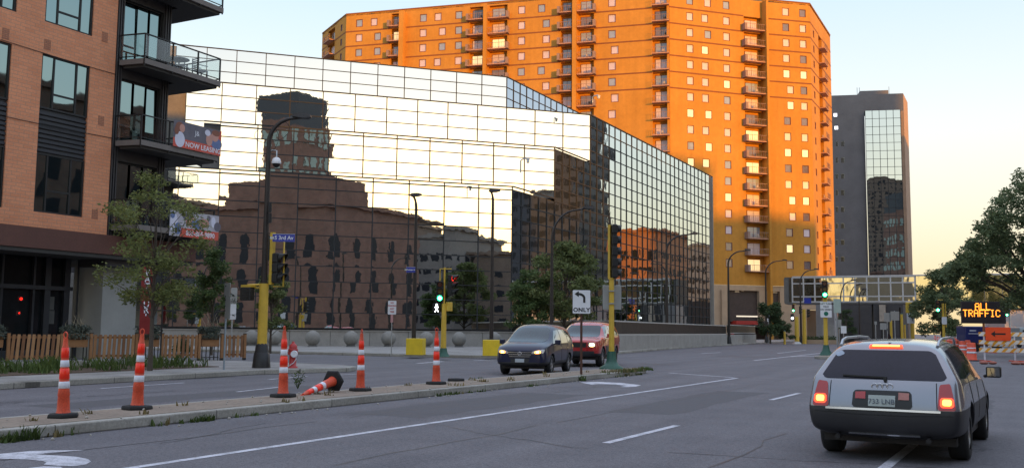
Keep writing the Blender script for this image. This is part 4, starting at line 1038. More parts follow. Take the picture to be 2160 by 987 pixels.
ct=thing('clock_tower','tall brown stone tower behind the courthouse, seen mirrored above its roof','tower',(170,-118,0))
b=MB(); b.box(160,178,-115,-97,0,76); b.build('shaft',BR,ct); b=MB(); b.box(160.2,177.8,-114.8,-97.2,76,87); b.build('upper_block',M('slate_roof',(.06,.065,.075),.8,0,.3),ct)
b=MB()
for k in range(4):
    y=-114.5+k*4.3
    for z in (40,48,56,67): b.box(159.9,160.1,y+.6,y+2.9,z,z+4.6)
    for z in (40,48,56,67): b.box(161+k*4.2,163+k*4.2,-96.9,-96.7,z,z+4.6)
b.build('window',M('tower_pale_louvre',(.28,.36,.33),.5,0,.4,.4),ct)['kind']='stuff'
bld('grey_stepped_block','grey brown apartment block mirrored in the lowest glass tier',76,110,-34,-16,27,BRG,(6,6,1.5,1.7,3,3.3,False))
bld('grey_low_block','low grey office block mirrored beside the courthouse',84,110,-15.5,1,22.5,GRY,(6,6,1.8,1.6,3,3.4,False))
bld('grey_low_block','dark low block mirrored at the corner of the glass tiers',92,120,2,34,18.5,BRG,(6,7,1.8,1.6,3,3.4,False))
bld('distant_block','distant brown block mirrored at the left end of the glass tiers',60,80,-92,-60,31,BRG,(6,10,1.8,1.6,3,3.4,False))
bld('brick_warehouse','brick warehouse across the street, mirrored in the apartment windows',24,50,56,92,25,BR,(6,8,1.6,2.4,2,4.2,False))
bld('sunlit_orange_block','orange sunlit building mirrored low in the street side of the glass',9,27,237,262,27,M('sunlit_block',(.50,.22,.11),.9,0,.2,.4),(5,5,2.2,2.4,3,4.2,False))
bld('grey_far_block','grey building mirrored beside the sunlit orange one',8,34,330,350,31,M('far_grey_blue',(.17,.18,.21),.9,0,.2,.3),(8,5,1.8,1.8,3,3.8,False))
bld('dark_glass_block','dark slab building mirrored in the near end of the street glass',13,50,196,214,52,M('dark_slab',(.030,.034,.055),.5,0,.35,.5),(10,5,2.4,1.4,3,2.8,False))  # shade is put into the dark wall colour
bld('tall_far_office','tall far office whose shadow falls on the lower tower',262,282,-60,2,46,GRY)  # unseen occluder added to throw the shade line on the lower tower
bld('tall_far_office','taller far office whose shadow falls on the tower\'s middle',238,258,-42,-9,55,GRY)  # second added occluder, its height set for shade farther up the tower
bld('dark_street_end_block','dark block closing the street behind, mirrored in the skyway',-37,-12,-230,-200,34,GRY)
bld('dark_street_end_block','dark wide block behind the apartments, mirrored in the skyway\'s left part',-120,-50,-230,-200,40,GRY)

bld('slim_far_tower','slim far tower whose shadow falls on the grey tower',231,251,77,87,95,GRY)  # invented block out of view, keeps the sun off the grey front
bld('brown_tall_block','tall brown block far behind, mirrored in the grey tower glass',242,286,-332,-292,128,BRG,(9,10,2.2,2.2,3,4.0,False))
# ------------------------------------------------------------ lamps, signals, signs, cones
XP=Vector((1,0,0)); YP=Vector((0,1,0))
def toward(px): # horizontal unit vector from the lamp towards image right/left
    return Vector(R0) if px>0 else -Vector(R0)
def lamp(px,py,topy,armpx,label,z0=.15,dist=None,ad=None,r=.11,base='box',group='dark street lamps with curved arms',rise=.9,flat=False):
    q=G(px,py,z0) if dist is None else AT(px,py,dist); q=(q[0],q[1],z0)
    dd=q[0]*fh[0]+q[1]*fh[1]; top=PLz(px,topy,dd); al=abs(armpx)*dd/F0
    a=(ad or toward(armpx)); a=Vector(a).normalized()
    t=thing('street_lamp',label,'street lamp',q,group=group)
    H=top-z0; b=MB()
    b.cone((0,0,.1),(0,0,H-rise),r,r*.62,12); b.build('pole',DARKP,t,True)
    b=MB(); pts=[]
    for k in range(9):
        u=k/8*math.pi/2; pts.append((a.x*al*.62*(1-math.cos(u)),a.y*al*.62*(1-math.cos(u)),H-rise-.02+rise*.93*math.sin(u)))
    pts.append((a.x*al*.85,a.y*al*.85,H-.02)); b.tube(pts,[r*.62]*3+[r*.5]*4+[r*.42]*3,8); b.build('arm',DARKP,t,True)
    b=MB(); c=Vector((a.x*al,a.y*al,H)); e=Vector((a.x*al*.80,a.y*al*.80,H-.01)); n=Vector((-a.y,a.x,0))
    L=max(.62,al*.22); s=c-a*L; w=.17
    vs=[]
    for p,ww,h0,h1 in ((s,.5,-.03,.05),(s+a*L*.35,1,-.08,.09),(s+a*L*.8,1,-.09,.07),(c,.7,-.05,.02)):
        vs+=[p-n*w*ww+Vector((0,0,h0)),p+n*w*ww+Vector((0,0,h0)),p+n*w*ww*.8+Vector((0,0,h1)),p-n*w*ww*.8+Vector((0,0,h1))]
    fs=[(3,2,1,0),(12,13,14,15)]
    for k in range(3):
        o=k*4; fs+=[(o+i,o+(i+1)%4,o+4+(i+1)%4,o+4+i) for i in range(4)]
    b.add(vs,fs); b.build('lamp_head',DARKP,t,True)
    b=MB()
    if base=='box': b.lathe([(.30,0),(.28,.1),(.20,.75),(.13,.85)],(0,0,0),8)
    else: b.lathe([(.2,0),(.18,.15),(.12,.3)],(0,0,0),12)
    b.build('base',BLACKM,t,True)
    return t,q,H
def PLz(px,py,dd): return AT(px,py,dd)[2]
L1,q1,H1_=lamp(551,776,244,88,'tall dark lamp post with curved arm rising from the yellow sleeve',r=.125)
L2,q2,H2_=lamp(872,748,411,-14,'dark lamp post with a short hook arm beside the first yellow pole guard',z0=.15,r=.12,rise=.75)
L3,q3,H3_=lamp(1036,748,402,-9,'dark hooked lamp post standing in the second yellow pole guard',z0=.15,r=.115,rise=.6)
L4,q4,H4_=lamp(1163,750,437,88,'dark lamp post with long curved arm rising behind the blue car',z0=.15,dist=56,r=.12,rise=1.9)
L5,q5,H5_=lamp(1407,732,492,67,'dark lamp post against the ramp wall with an arm over the street',r=.15,rise=1.5)
L6,q6,H6_=lamp(1538,725,527,48,'dark lamp post at the gap between the black ramp panels',r=.16,rise=1.6)
lamp(1617,719,548,46,'dark lamp post beside the small round tree',z0=.1,dist=128,r=.15,rise=1.8)
lamp(1690,716,567,40,'dark lamp post in front of the left end of the skyway',z0=.1,dist=128,r=.15,rise=1.9)
lamp(1775,715,590,33,'distant lamp post crossing the gold pane of the skyway',z0=.1,dist=126,r=.13,rise=2.6)
lamp(1814,715,609,16,'distant low lamp post right of the skyway pane tinted with golden sky',z0=.1,dist=128,r=.12,rise=1.5)
lamp(1810,712,596,4,'thin dark post just behind the first pane tinted with golden sky',z0=.1,dist=136,r=.12,rise=.3) if False else None
for i,(px,y1) in enumerate(((1842,640),(1900,648))):
    q=AT(px,712,132); t=thing('dark_post',('plain dark post under the skyway, left one','plain dark post under the skyway, right one')[i],'post',(q[0],q[1],0)); b=MB(); b.cone((0,0,0),(0,0,PLz(px,y1,132)),.14,.11,8); b.build('pole',BLACKM,t,True); b=MB(); b.cone((0,0,0),(0,0,.3),.3,.22,8); b.build('base',BLACKM,t,True)
# signal heads ------------------------------------------------
LG_=EMI('green_light',(.02,1.0,.38),6.); LGC=EMI('green_core',(.45,1.0,.75),14.); LR_=M('red_lens_off',(.10,.012,.01),.2,0,.1); LY_=M('amber_lens_off',(.16,.09,.02),.2,0,.1); LGO=M('green_lens_off',(.015,.06,.045),.2,0,.1)
LRON=EMI('red_light',(1,.03,.01),4.)
def head(t,n,z,face,off,lit=None,body=BLK,s=.30,horizvis=True,vis=.24,back=False,arrow=False):
    """signal head of n sections whose lowest section centre is at z; face = unit vector it looks to; off = xy offset from the pole"""
    f=Vector(face).normalized(); rgt=Vector((0,0,1)).cross(f).normalized()
    O=Vector((off[0],off[1],0)); w=.17
    def P(a,b,c): return O+rgt*a+f*b+Vector((0,0,c))
    h=MB(); z0=z-.17; z1=z+(n-1)*s+.17
    def box(mb,a0,a1,b0,b1,c0,c1,mi=0): mb.hexa([P(a0,b1,c0),P(a1,b1,c0),P(a1,b0,c0),P(a0,b0,c0),P(a0,b1,c1),P(a1,b1,c1),P(a1,b0,c1),P(a0,b0,c1)],mi)
    for k in range(n): box(h,-w,w,-.11,.09,z+k*s-.145,z+k*s+.145)
    box(h,-w*.8,w*.8,-.09,.07,z0,z1)
    o=h.build('signal_head',body,t,True,bevel=.015)
    cols={0:LGO,1:LY_,2:LR_}
    for k in range(n):
        c=P(0,.09,z+k*s); m=cols[min(k,2)] if n<=3 else BLK
        if lit==k: m=LG_ if k==0 else LRON
        l=MB(); l.cone(c,c+f*.03,.125,.11,16); q=l.build('lens',m,t,True); q.parent=o
        if lit==k:
            l=MB(); l.ball(c+f*.03,.075,10); q=l.build('lens_core',LGC if k==0 else LRON,t,True); q.parent=o
        v=MB(); N=14; vs=[]
        for rr in (.155,.14):
            for L_ in (0,1):
                for i in range(N+1):
                    u=math.pi*(-.22+1.44*i/N); ln=(.02 if L_==0 else .02+vis*(.45+.55*max(0,math.sin(u))))
                    vs.append(c+rgt*(rr*math.cos(u))+Vector((0,0,rr*math.sin(u)))+f*ln)
        M_=N+1; fs=[]
        for i in range(N): fs+=[(i,i+1,M_+i+1,M_+i),(2*M_+i,3*M_+i,3*M_+i+1,2*M_+i+1),(M_+i,M_+i+1,3*M_+i+1,3*M_+i)]
        v.add(vs,fs); q=v.build('visor',BLK,t,True); q.parent=o
    return o
def bracket(t,pts,r=.03,mat=None):
    b=MB(); b.tube(pts,r,8); return b.build('bracket',mat or YEL,t,True)
view=lambda q:(-Vector((q[0],q[1],0))).normalized()
# S1 near corner: yellow sleeve round the lamp post
dd1=q1[0]*fh[0]+q1[1]*fh[1]; zz1=lambda y:PLz(556,y,dd1)-q1[2]
s1=thing('traffic_signal','yellow near corner signal pole with walk signal and side facing light head','traffic signal',q1)
b=MB(); b.cone((0,0,.55),(0,0,zz1(598)),.16,.15,16); 
b.build('sleeve',YEL,s1,True)
b=MB()
for k in range(9):
    a=k*.7; b.box(.145*math.cos(a)-.045,.145*math.cos(a)+.045,.145*math.sin(a)-.045,.145*math.sin(a)+.045,.52,.60+.12*((k*37)%5)/5)
b.build('rusted_collar',RUST,s1,True)
b=MB(); b.lathe([(.30,0),(.29,.1),(.25,.5),(.17,.55)],(0,0,0),8); b.build('base',BLACKM,s1,True)
rt=Vector(R0)
b=MB(); o1=rt*.24; b.box(o1.x-.06,o1.x+.06,o1.y-.07,o1.y+.07,zz1(600),zz1(490)); b.build('mounting_channel',YEL,s1,True)
fr=Vector((math.cos(YAW-.35),math.sin(YAW-.35),0))
head(s1,3,zz1(586),fr,(rt*.42)[:2],None,s=.33,vis=.28)
bracket(s1,[rt*.3+Vector((0,0,zz1(504))),rt*.62+Vector((0,0,zz1(504))),rt*.64+Vector((0,0,zz1(604))),rt*.3+Vector((0,0,zz1(604)))],.03)
# pedestrian head
pc=-rt*.55; h=MB(); h.box(pc.x-.22,pc.x+.22,pc.y-.12,pc.y+.12,zz1(634),zz1(606)); o=h.build('walk_signal',BLK,s1,True,bevel=.03)
h=MB(); h.box(pc.x-.2,pc.x+.24,pc.y-.1,pc.y+.14,zz1(606),zz1(601)); h.tube([pc+Vector((0,0,zz1(602))),Vector((0,0,zz1(600)))],.04,8); h.tube([pc+Vector((.1,.1,zz1(607))),Vector((0,0,zz1(607)))],.03,8); h.build('bracket',YEL,s1,True)
h=MB(); vf=view(q1); rg=Vector((0,0,1)).cross(vf)
for k in range(5):
    c=pc+vf*.2; z=zz1(610+k*5.2); h.bar(c-rg*.15+Vector((0,0,z)),c+rg*.15+Vector((0,0,z)),.02,.02)
h.build('visor_grid',BLACKM,s1,True)
def street_sign(q,body,px0,px1,y,hgt,dd,label,ang=None):
    c=AT((px0+px1)/2,y,dd); t=thing('street_name_sign',label,'street sign',c,ang if ang is not None else YAW)
    W=(px1-px0)*dd/F0; b=MB(); b.box(-W/2,W/2,-.012,.012,-hgt/2,hgt/2); b.build('plate',M('street_sign_blue',(.018,.035,.30),.35,0,.08),t,True)
    if body: text(body,min(hgt*.70,W*1.95/len(body)),WHR,(.01,-.016,0),ROTX,t,bold=.003)
    b=MB(); b.box(-W/2-.08,-W/2+.05,-.03,.03,-.04,.04); b.box(-W/2-.01,W/2+.01,-.008,.008,hgt/2,hgt/2+.012); b.build('clamp',ALU,t,True)
street_sign(q1,'S 3rd Av',575,622,502,.25,dd1-.45,'blue street name sign reading S 3rd Av on the near corner pole')
cc=AT(583,344,dd1); t=thing('security_camera','white dome camera hanging from the tall near corner lamp post','security camera',cc)
b=MB(); b.lathe([(.03,.2),(.12,.15),(.16,.02),(.15,-.03)],(0,0,0),16); b.build('housing',WHITEP,t,True)
b=MB(); b.lathe([(.13,-.03),(.11,-.10),(.05,-.15),(.001,-.16)],(0,0,0),14); b.build('dome_glass',BLK,t,True)
b=MB(); b.tube([(0,0,.2),(0,0,.42),(-.14,-.07,.44),(-.30,-.15,.3)],.022,6); b.build('bracket',ALU,t,True)
wi=thing('cable_loop','loose black cable looping off the tall corner lamp post','cable',(q1[0],q1[1],0)); b=MB(); 
pts=[Vector(AT(568+17*math.sin(a)*(.8+.1*k),300+22*math.cos(a*1.0)-k*1.5,dd1))-Vector((q1[0],q1[1],0)) for k,a in enumerate([i*.45 for i in range(20)])]
b.tube(pts,.008,4); b.build('wire',BLACKM,wi,True)
b=MB()
for y in (438,460): c=Vector(AT(569,y,dd1-.17))-Vector((q1[0],q1[1],0)); b.cone(c-Vector((0,0,.16)),c+Vector((0,0,.16)),.07,.07,8)
b.build('cable_box',BLACKM,wi,True)
# S2 far corner
q=G(935,752,.15); dd=q[0]*fh[0]+q[1]*fh[1]; z=lambda y:PLz(935,y,dd)-.15
s2=thing('traffic_signal','slim yellow signal pole with green light and white walking figure','traffic signal',(q[0],q[1],.15))
b=MB(); b.cone((0,0,.4),(0,0,z(640)),.14,.11,12); b.cone((0,0,z(640)),(0,0,z(564)),.045,.045,8); b.build('pole',YEL,s2,True)
b=MB(); b.lathe([(.33,0),(.27,.1),(.2,.22),(.16,.42)],(0,0,0),12); b.build('base',GRN,s2,True)
v=view(q); head(s2,3,z(629),v,(-rt*.22+v*.1)[:2],0,s=.335)
head(s2,3,z(616),Vector((1,.15,0)),(rt*.32)[:2],2,s=.34,vis=.3)
bracket(s2,[-rt*.22+Vector((0,0,z(596))),-rt*.22+Vector((0,0,z(567))),rt*.34+Vector((0,0,z(567)))],.03)
h=MB(); c=-rt*.36+v*.05; h.box(c.x-.17,c.x+.17,c.y-.1,c.y+.1,z(659),z(640)); o=h.build('walk_signal',BLK,s2,True,bevel=.02)
h=MB(); zc=z(650); e=c+v*.2; rg=rt
def fig(a,b_,w=.035): h.bar(e+rg*a[0]+Vector((0,0,zc+a[1])),e+rg*b_[0]+Vector((0,0,zc+b_[1])),w,w)
h.ball(e+Vector((.0,0,zc+.17)),.045,8); fig((0,.13),(0,-.02),.07); fig((0,-.02),(-.08,-.19)); fig((0,-.02),(.08,-.18)); fig((0,.11),(-.09,.02)); fig((0,.11),(.08,.03))
h.build('walking_figure',EMI('walk_white',(.95,.97,1),5.),s2,True)
h=MB(); h.box(rt.x*.25-.14,rt.x*.25+.14,rt.y*.25-.1,rt.y*.25+.1,z(656),z(637)); h.build('control_box',YEL,s2,True,bevel=.02)
street_sign(q2,'Washington Av',857,876,569,.28,q2[0]*fh[0]+q2[1]*fh[1]-.2,'small blue street name sign on the lamp post by the yellow pole guard')
# yellow guards
for i,(px,py,dx) in enumerate(((877,749,0),(1038,751,0))):
    q=G(px,py,.15); t=thing('pole_guard',('square yellow guard beside the dark lamp post and the green light','square yellow guard wrapped round the lamp post left of the blue car')[i],'pole guard',(q[0],q[1],.15),R(20))
    w=.42; H=(35,34)[i]*(q[0]*fh[0]+q[1]*fh[1])/F0
    b=MB(); 
    for s_ in ((-w,w,-w,-w+.06),(-w,w,w-.06,w),(-w,-w+.06,-w+.06,w-.06),(w-.06,w,-w+.06,w-.06)): b.box(s_[0],s_[1],s_[2],s_[3],0,H)
    b.box(-w+.06,w-.06,-w+.06,w-.06,H-.08,H-.02); b.build('guard_shell',M('guard_yellow',(.80,.56,.02),.5,0,.14,3),t,True,bevel=.02); b=MB(); b.box(-w-.05,w+.05,-w-.05,w+.05,0,.03); b.build('foot_plate',CONCD,t,True)
# S3 median end
q=G(1290,778,.15); dd=q[0]*fh[0]+q[1]*fh[1]; z=lambda y:PLz(1290,y,dd)-.15
s3=thing('traffic_signal','yellow pole with green foot and sideways five light head on the median nose','traffic signal',(q[0],q[1],.15))
b=MB(); b.cone((0,0,.4),(0,0,z(589)),.10,.09,14); b.cone((0,0,z(589)),(0,0,z(586)),.12,.12,14); b.build('pole',YEL,s3,True)
b=MB(); b.lathe([(.44,0),(.42,.06),(.25,.16),(.18,.3),(.15,.62)],(0,0,0),12); b.build('base',GRN,s3,True)
b=MB(); o_=-rt*.02; b.box(-.12,-.04,-.05,.05,z(588),z(474)); b.build('mounting_channel',YEL,s3,True)
head(s3,5,z(577),Vector((math.cos(YAW+.15),math.sin(YAW+.15),0)),(rt*.10-v*.0)[:2],None,s=.395,vis=.16)
sg=thing('sign_back','plain grey back of a rectangular sign on the median signal pole','sign',(q[0],q[1],PLz(1293,627,dd)),YAW)
b=MB(); b.box(-.30,.36,.12,.14,-.43,.43); b.build('plate',GREYP,sg,True,bevel=.03); b=MB(); b.box(-.1,.1,-.13,.12,.2,.24); b.box(-.1,.1,-.13,.12,-.24,-.2); b.build('clamp',ALU,sg,True)
# ONLY sign
q=G(1226,790,.15); dd=q[0]*fh[0]+q[1]*fh[1]; t=thing('turn_lane_sign','white sign with black left arrow and the word ONLY on a rusty post','sign',(q[0],q[1],.15),YAW)
W=39*dd/F0; z0=PLz(1226,662,dd)-.15; z1=PLz(1226,611,dd)-.15
b=MB(); b.box(-.035,.035,-.02,.02,0,z1-.05); b.build('post',RUST,t,True)
def rrect(w,h,r,n=5): return [(sx*(w/2-r)+r*math.cos(a0+k*math.pi/2/n),sz*(h/2-r)+r*math.sin(a0+k*math.pi/2/n)) for sx,sz,a0 in ((1,1,0),(-1,1,math.pi/2),(-1,-1,math.pi),(1,-1,1.5*math.pi)) for k in range(n+1)]
def plate(t,w,h,zc,y,mat,name='plate',r=.04,d=.006,xc=0):
    b=MB(); b.wallprism([(a+xc,zc+c) for a,c in rrect(w,h,r)],(0,0),(1,0),(0,-1),-y-d,-y+d); return b.build(name,mat,t,True)
plate(t,W,z1-z0,(z0+z1)/2,-.04,BLK,'sign_border'); plate(t,W-.03,z1-z0-.03,(z0+z1)/2,-.052,WHITEP,'sign_face',r=.03)
zc=(z0+z1)/2; Hs=z1-z0
ar=[]; 
N=10; cx0,cz0=-.06,-.02
outer=[(.115,-.13)]+[(-.085+.20*math.cos(a),.02+.16*math.sin(a)) for a in [k*math.pi/2/N for k in range(N+1)]]
inner=[(-.085+.135*math.cos(a),.0+.105*math.sin(a)) for a in [k*math.pi/2/N for k in range(N,-1,-1)]]+[(.05,-.13)]
arrowp=outer+[(-.085,.24),(-.215,.145),(-.085,.05)]+inner
b=MB(); b.wallprism([(a,zc+.10+c*.95) for a,c in arrowp],(0,0),(1,0),(0,-1),.06,.064)
o=b.build('arrow',BLK,t,True); bm=bmesh.new(); bm.from_mesh(o.data); bmesh.ops.triangulate(bm,faces=[f for f in bm.faces if len(f.verts)>4]); bm.to_mesh(o.data); bm.free()
text('ONLY',.17,BLK,(0,-.0605,z0+.12),ROTX,t,bold=.006,sx=1.05,spacing=1.1,ext=.002)
# S4 beyond the crossing
q=G(1743,757,.15); q=(q[0],max(q[1],57.6),.15); dd=58; q=AT(1743,757,dd); q=(q[0],q[1],.15); z=lambda y:PLz(1743,y,dd)-.15
s4=thing('traffic_signal','yellow pole with lit green light and green foot on the far median','traffic signal',q)
b=MB(); b.cone((0,0,.4),(0,0,z(590)),.13,.11,12); b.build('pole',YEL,s4,True); b=MB(); b.lathe([(.40,0),(.36,.1),(.22,.3),(.16,.62)],(0,0,0),12); b.build('base',GRN,s4,True)
head(s4,3,z(622),view(q),(view(q)*.22)[:2],0,s=.33,vis=.2)
t=thing('yield_sign','white yield on green sign with a green disc on the far median pole','sign',(q[0],q[1],0),YAW-.1); zc=PLz(1744,653,dd); sw,sh=.66,.92
plate(t,sw,sh,zc,-.2,WHITEP,'sign_face')
for s_,yy in (('LEFT TURN',.34),('YIELD',.17),('ON GREEN',.0)): text(s_,.13,BLK,(0,-.208,zc+yy),ROTX,t,bold=.003,ext=.002)
b=MB(); b.cone((0,-.206,zc-.24),(0,-.212,zc-.24),.13,.13,20); b.build('green_disc',M('disc_green',(.01,.16,.10),.4),t,True)
b=MB(); b.box(-.1,.1,-.19,-.12,zc-.03,zc+.03); b.build('clamp',ALU,t,True)
t=thing('sign_back','pale greenish back of a tilted sign behind the yield sign','sign',(*AT(1766,645,dd+1.5)[:2],0),YAW+.5); plate(t,.62,.86,PLz(1766,645,dd+1.5),0,M('pale_green_back',(.42,.52,.46),.5,0,.1),'plate'); b=MB(); b.box(-.04,.04,.01,.08,0,PLz(1766,650,dd+1.5)); b.build('post',ALU,t,True)
# S5 right side, S6 left far, S7
def far_signal(px,yb,dd,yg,label,lit=0,polew=.12,poletop=None,headoff=0.,side=None,walk=False,color=YEL,z0=.0,s=.33,polex=None):
    q=AT(px,yb,dd); q=(q[0],q[1],z0); z=lambda y:PLz(px,y,dd)-z0
    t=thing('traffic_signal',label,'traffic signal',q); b=MB(); b.cone((0,0,.15),(0,0,z(poletop or yg-14)),polew,polew*.8,10); b.build('pole',color,t,True)
    b=MB(); b.lathe([(polew*2.2,0),(polew*1.8,.12),(polew*1.1,.3)],(0,0,0),10); b.build('base',GREYP,t,True)
    head(t,3,z(yg),view(q),(rt*headoff+view(q)*.15)[:2],lit,s=s,vis=.2)
    if side: head(t,3,z(yg+4),Vector((1,.2,0)),(rt*side)[:2],None,s=s,vis=.25)
    if headoff: bracket(t,[rt*headoff+Vector((0,0,z(yg)+s*2+.2)),Vector((0,0,z(yg)+s*2+.2))],.03,YEL)
    return t,q,z
t5,q5_,z5=far_signal(1991,708,82,654,'yellow double pole with a lit green light left of the message board',headoff=-.42,poletop=640)
t=thing('small_sign','small white sign on the yellow pole left of the message board','sign',(q5_[0],q5_[1],0),YAW); plate(t,.42,.62,PLz(1986,676,82),-.18,WHITEP,'sign_face'); b=MB(); b.box(-.05,.05,-.17,-.1,PLz(1986,676,82)-.03,PLz(1986,676,82)+.03); b.build('clamp',ALU,t,True)
b=MB(); b.cone(rt*.22+Vector((0,0,z5(690))),rt*.22+Vector((0,0,z5(640))),.04,.04,8); b.build('pole',YEL,t5,True)
t6,q6_,z6=far_signal(1681,711,126,655,'thick yellow stub pole with a lit green light by the round tree',headoff=-.4,polew=.30,poletop=668,side=.45)
h=MB(); c=-rt*.55; h.box(c.x-.2,c.x+.2,c.y-.1,c.y+.1,z6(678),z6(662)); h.build('walk_signal',BLK,t6,True); h=MB(); h.ball(c+view(q6_)*.2+Vector((0,0,z6(671))),.16,8); h.build('walk_light',MATS['walk_white'],t6,True)
far_signal(2131,706,120,664,'distant green light seen right of the message board',headoff=-.3,color=ALU,poletop=640)
qq=AT(1697,714,127); t=thing('traffic_signal','yellow pole with a dark side facing head by the lamp post under the skyway','traffic signal',(qq[0],qq[1],0)); z=lambda y:PLz(1697,y,127)
b=MB(); b.cone((0,0,0),(0,0,z(652)),.26,.22,10); b.build('pole',YEL,t,True); head(t,3,z(666),Vector((1,.1,0)),(rt*.5)[:2],None,s=.36)
for i,(px,yb,yt,dd_,w,lab) in enumerate(((1655,713,698,120,.2,'short yellow bollard pole beside the round tree'),(1880,706,672,112,.2,'slim yellow pole behind the wagon roof'),(1903,706,662,112,.22,'yellow pole with small side box right of the grey sign backs'),(1926,706,676,110,.22,'yellow pole under the yellow signal back'),(1909,706,684,112,.14,'short yellow pole next to the one with a side box'))):
    q=AT(px,yb,dd_); t=thing('yellow_pole',lab,'pole',(q[0],q[1],0)); b=MB(); b.cone((0,0,0),(0,0,PLz(px,yt,dd_)),w*.75,w*.65,10); b.build('pole',YEL,t,True); b=MB(); b.cone((0,0,PLz(px,yt,dd_)-.02),(0,0,PLz(px,yt,dd_)+.08),w*.8,w*.4,10); b.build('cap',GRN,t,True)
q=AT(1920,700,108); t=thing('signal_back','yellow back of a signal head above a white turn arrow sign','traffic signal',(q[0],q[1],0),YAW); zc=PLz(1920,649,108)
b=MB(); b.box(-.42,.42,-.15,.15,zc-.62,zc+.62); b.build('signal_head',YEL,t,True,bevel=.12,bseg=3); b=MB(); b.box(-.1,.1,-.17,-.151,zc-.3,zc+.4); b.build('door_seam',RUST,t,True); b=MB(); b.cone((.1,0,0),(.1,0,zc-.6),.09,.09,8); b.build('pole',YEL,t,True)
t=thing('turn_sign','white sign with a small black curved arrow below the yellow signal back','sign',(q[0],q[1],0),YAW); plate(t,.86,1.12,PLz(1918,671,108),-.25,WHITEP,'sign_face'); b=MB(); b.cone((-.1,-.2,0),(-.1,-.2,PLz(1918,671,108)),.05,.05,8); b.build('post',ALU,t,True)
b=MB(); zc=PLz(1918,671,108); b.tube([(.18,-.27,zc-.3),(.18,-.27,zc),(.1,-.27,zc+.2),(-.15,-.27,zc+.25)],.05,6); b.cone((-.12,-.27,zc+.25),(-.32,-.27,zc+.25),.14,.01,8); b.build('arrow',BLK,t,True)
for i,(px,w) in enumerate(((1873,.8),(1889,1.0))):
    q=AT(px,707,104); t=thing('sign_back',('grey sign back, the lower left of a pair on one post behind the wagon','grey sign back, the taller right one of a pair behind the wagon')[i],'sign',(q[0],q[1],0),YAW+.15); plate(t,w,.95,PLz(px,667+(-1 if i else 2),104),0,GREYP,'plate'); b=MB(); b.cone((0,.08,0),(0,.08,PLz(px,655 if i else 662,104)),.05,.05,8); b.build('post',ALU,t,True)
for px,y0,y1,w,h,dd_,lab,mt in ((1622,677,665,.38,.8,122,'slim white sign on a post right of the round tree trunk',WHITEP),(1771,693,671,.55,1.0,124,'pale sign behind the far median signal',GREYP),(1780,702,688,.7,.9,120,'small white sign at street level by the dark building',WHITEP),(1864,694,682,.8,.8,120,'low grey sign in front of the dark brick building',GREYP),(1848,684,678,.3,.4,120,'tiny grey sign on the dark brick building front',GREYP)):
    q=AT(px,716,dd_); t=thing('small_sign',lab,'sign',(q[0],q[1],0),YAW); plate(t,w,h,PLz(px,(y0+y1)/2,dd_),0,mt,'sign_face'); b=MB(); b.cone((0,.06,0),(0,.06,PLz(px,y0,dd_)),.05,.05,6); b.build('post',ALU,t,True)
street_sign((0,0),None,1696,1711,634,.7,126,'small blue street sign hanging in front of the skyway')
# parking signs, tow-away sign
q=G(472,780,.15); dd=q[0]*fh[0]+q[1]*fh[1]
t=thing('parking_sign','back of a pair of grey parking signs on a thin steel post at the kerb','sign',(q[0],q[1],.15),YAW-.9)
z=lambda y:PLz(474,y,dd)-.15
b=MB(); b.box(-.03,.03,-.02,.02,0,z(598)); b.build('post',M('blue_grey_steel',(.30,.36,.42),.4,.5,.1),t,True)
plate(t,.45,z(597)-z(627),z(612),-.03,GREYP,'sign_plate',xc=.12); plate(t,.42,z(628)-z(673),z(650),-.03,GREYP,'sign_plate',xc=.20)
b=MB(); 
for y in (603,625,632,645,655): b.box(-.035,.035,-.05,.045,z(y)-.02,z(y)+.02)
b.build('clamp',BLK,t,True)
q=AT(486,770,41); q=(q[0],q[1],.15); t=thing('parking_sign','pale parking sign just behind the first one, above the last fence section','sign',q,YAW+.25); z=lambda y:PLz(487,y,41)-.15
b=MB(); b.box(-.03,.03,.02,.05,0,z(610)); b.build('post',ALU,t,True); plate(t,.26,z(607)-z(640),z(623),0,GREYP,'sign_plate',xc=.04); plate(t,.30,z(641)-z(674),z(657),0,WHITEP,'sign_plate')
b=MB()
for y in (622,634,664): 
    leafcloud(b,[(0,-.1,z(y),.2,.07)],14,.06)
b.build('caught_leaves',leafmat('dark_leaf',(.03,.045,.025)),t,True)
q=G(825,751,.1); dd=q[0]*fh[0]+q[1]*fh[1]; t=thing('tow_sign','small white sign with red lettering on a thin post in front of the spheres','sign',(q[0],q[1],.15),YAW); z=lambda y:PLz(826,y,dd)-.15
b=MB(); b.cone((0,0,0),(0,0,z(663)),.025,.025,8); b.build('post',ALU,t,True); plate(t,.42,z(634)-z(663),z(648.5),-.03,WHITEP,'sign_face'); plate(t,.13,z(663)-z(680),z(671.5),-.03,M('pink_plate',(.50,.25,.25),.5),'small_plate',r=.01)
RT_=M('sign_red',(.45,.04,.04),.5)
for k,s_ in enumerate(('NO','PARKING','ANY','TIME')): text(s_,.10,RT_,(0,-.038,z(638.5+k*6.3)),ROTX,t,bold=.004,ext=.001)
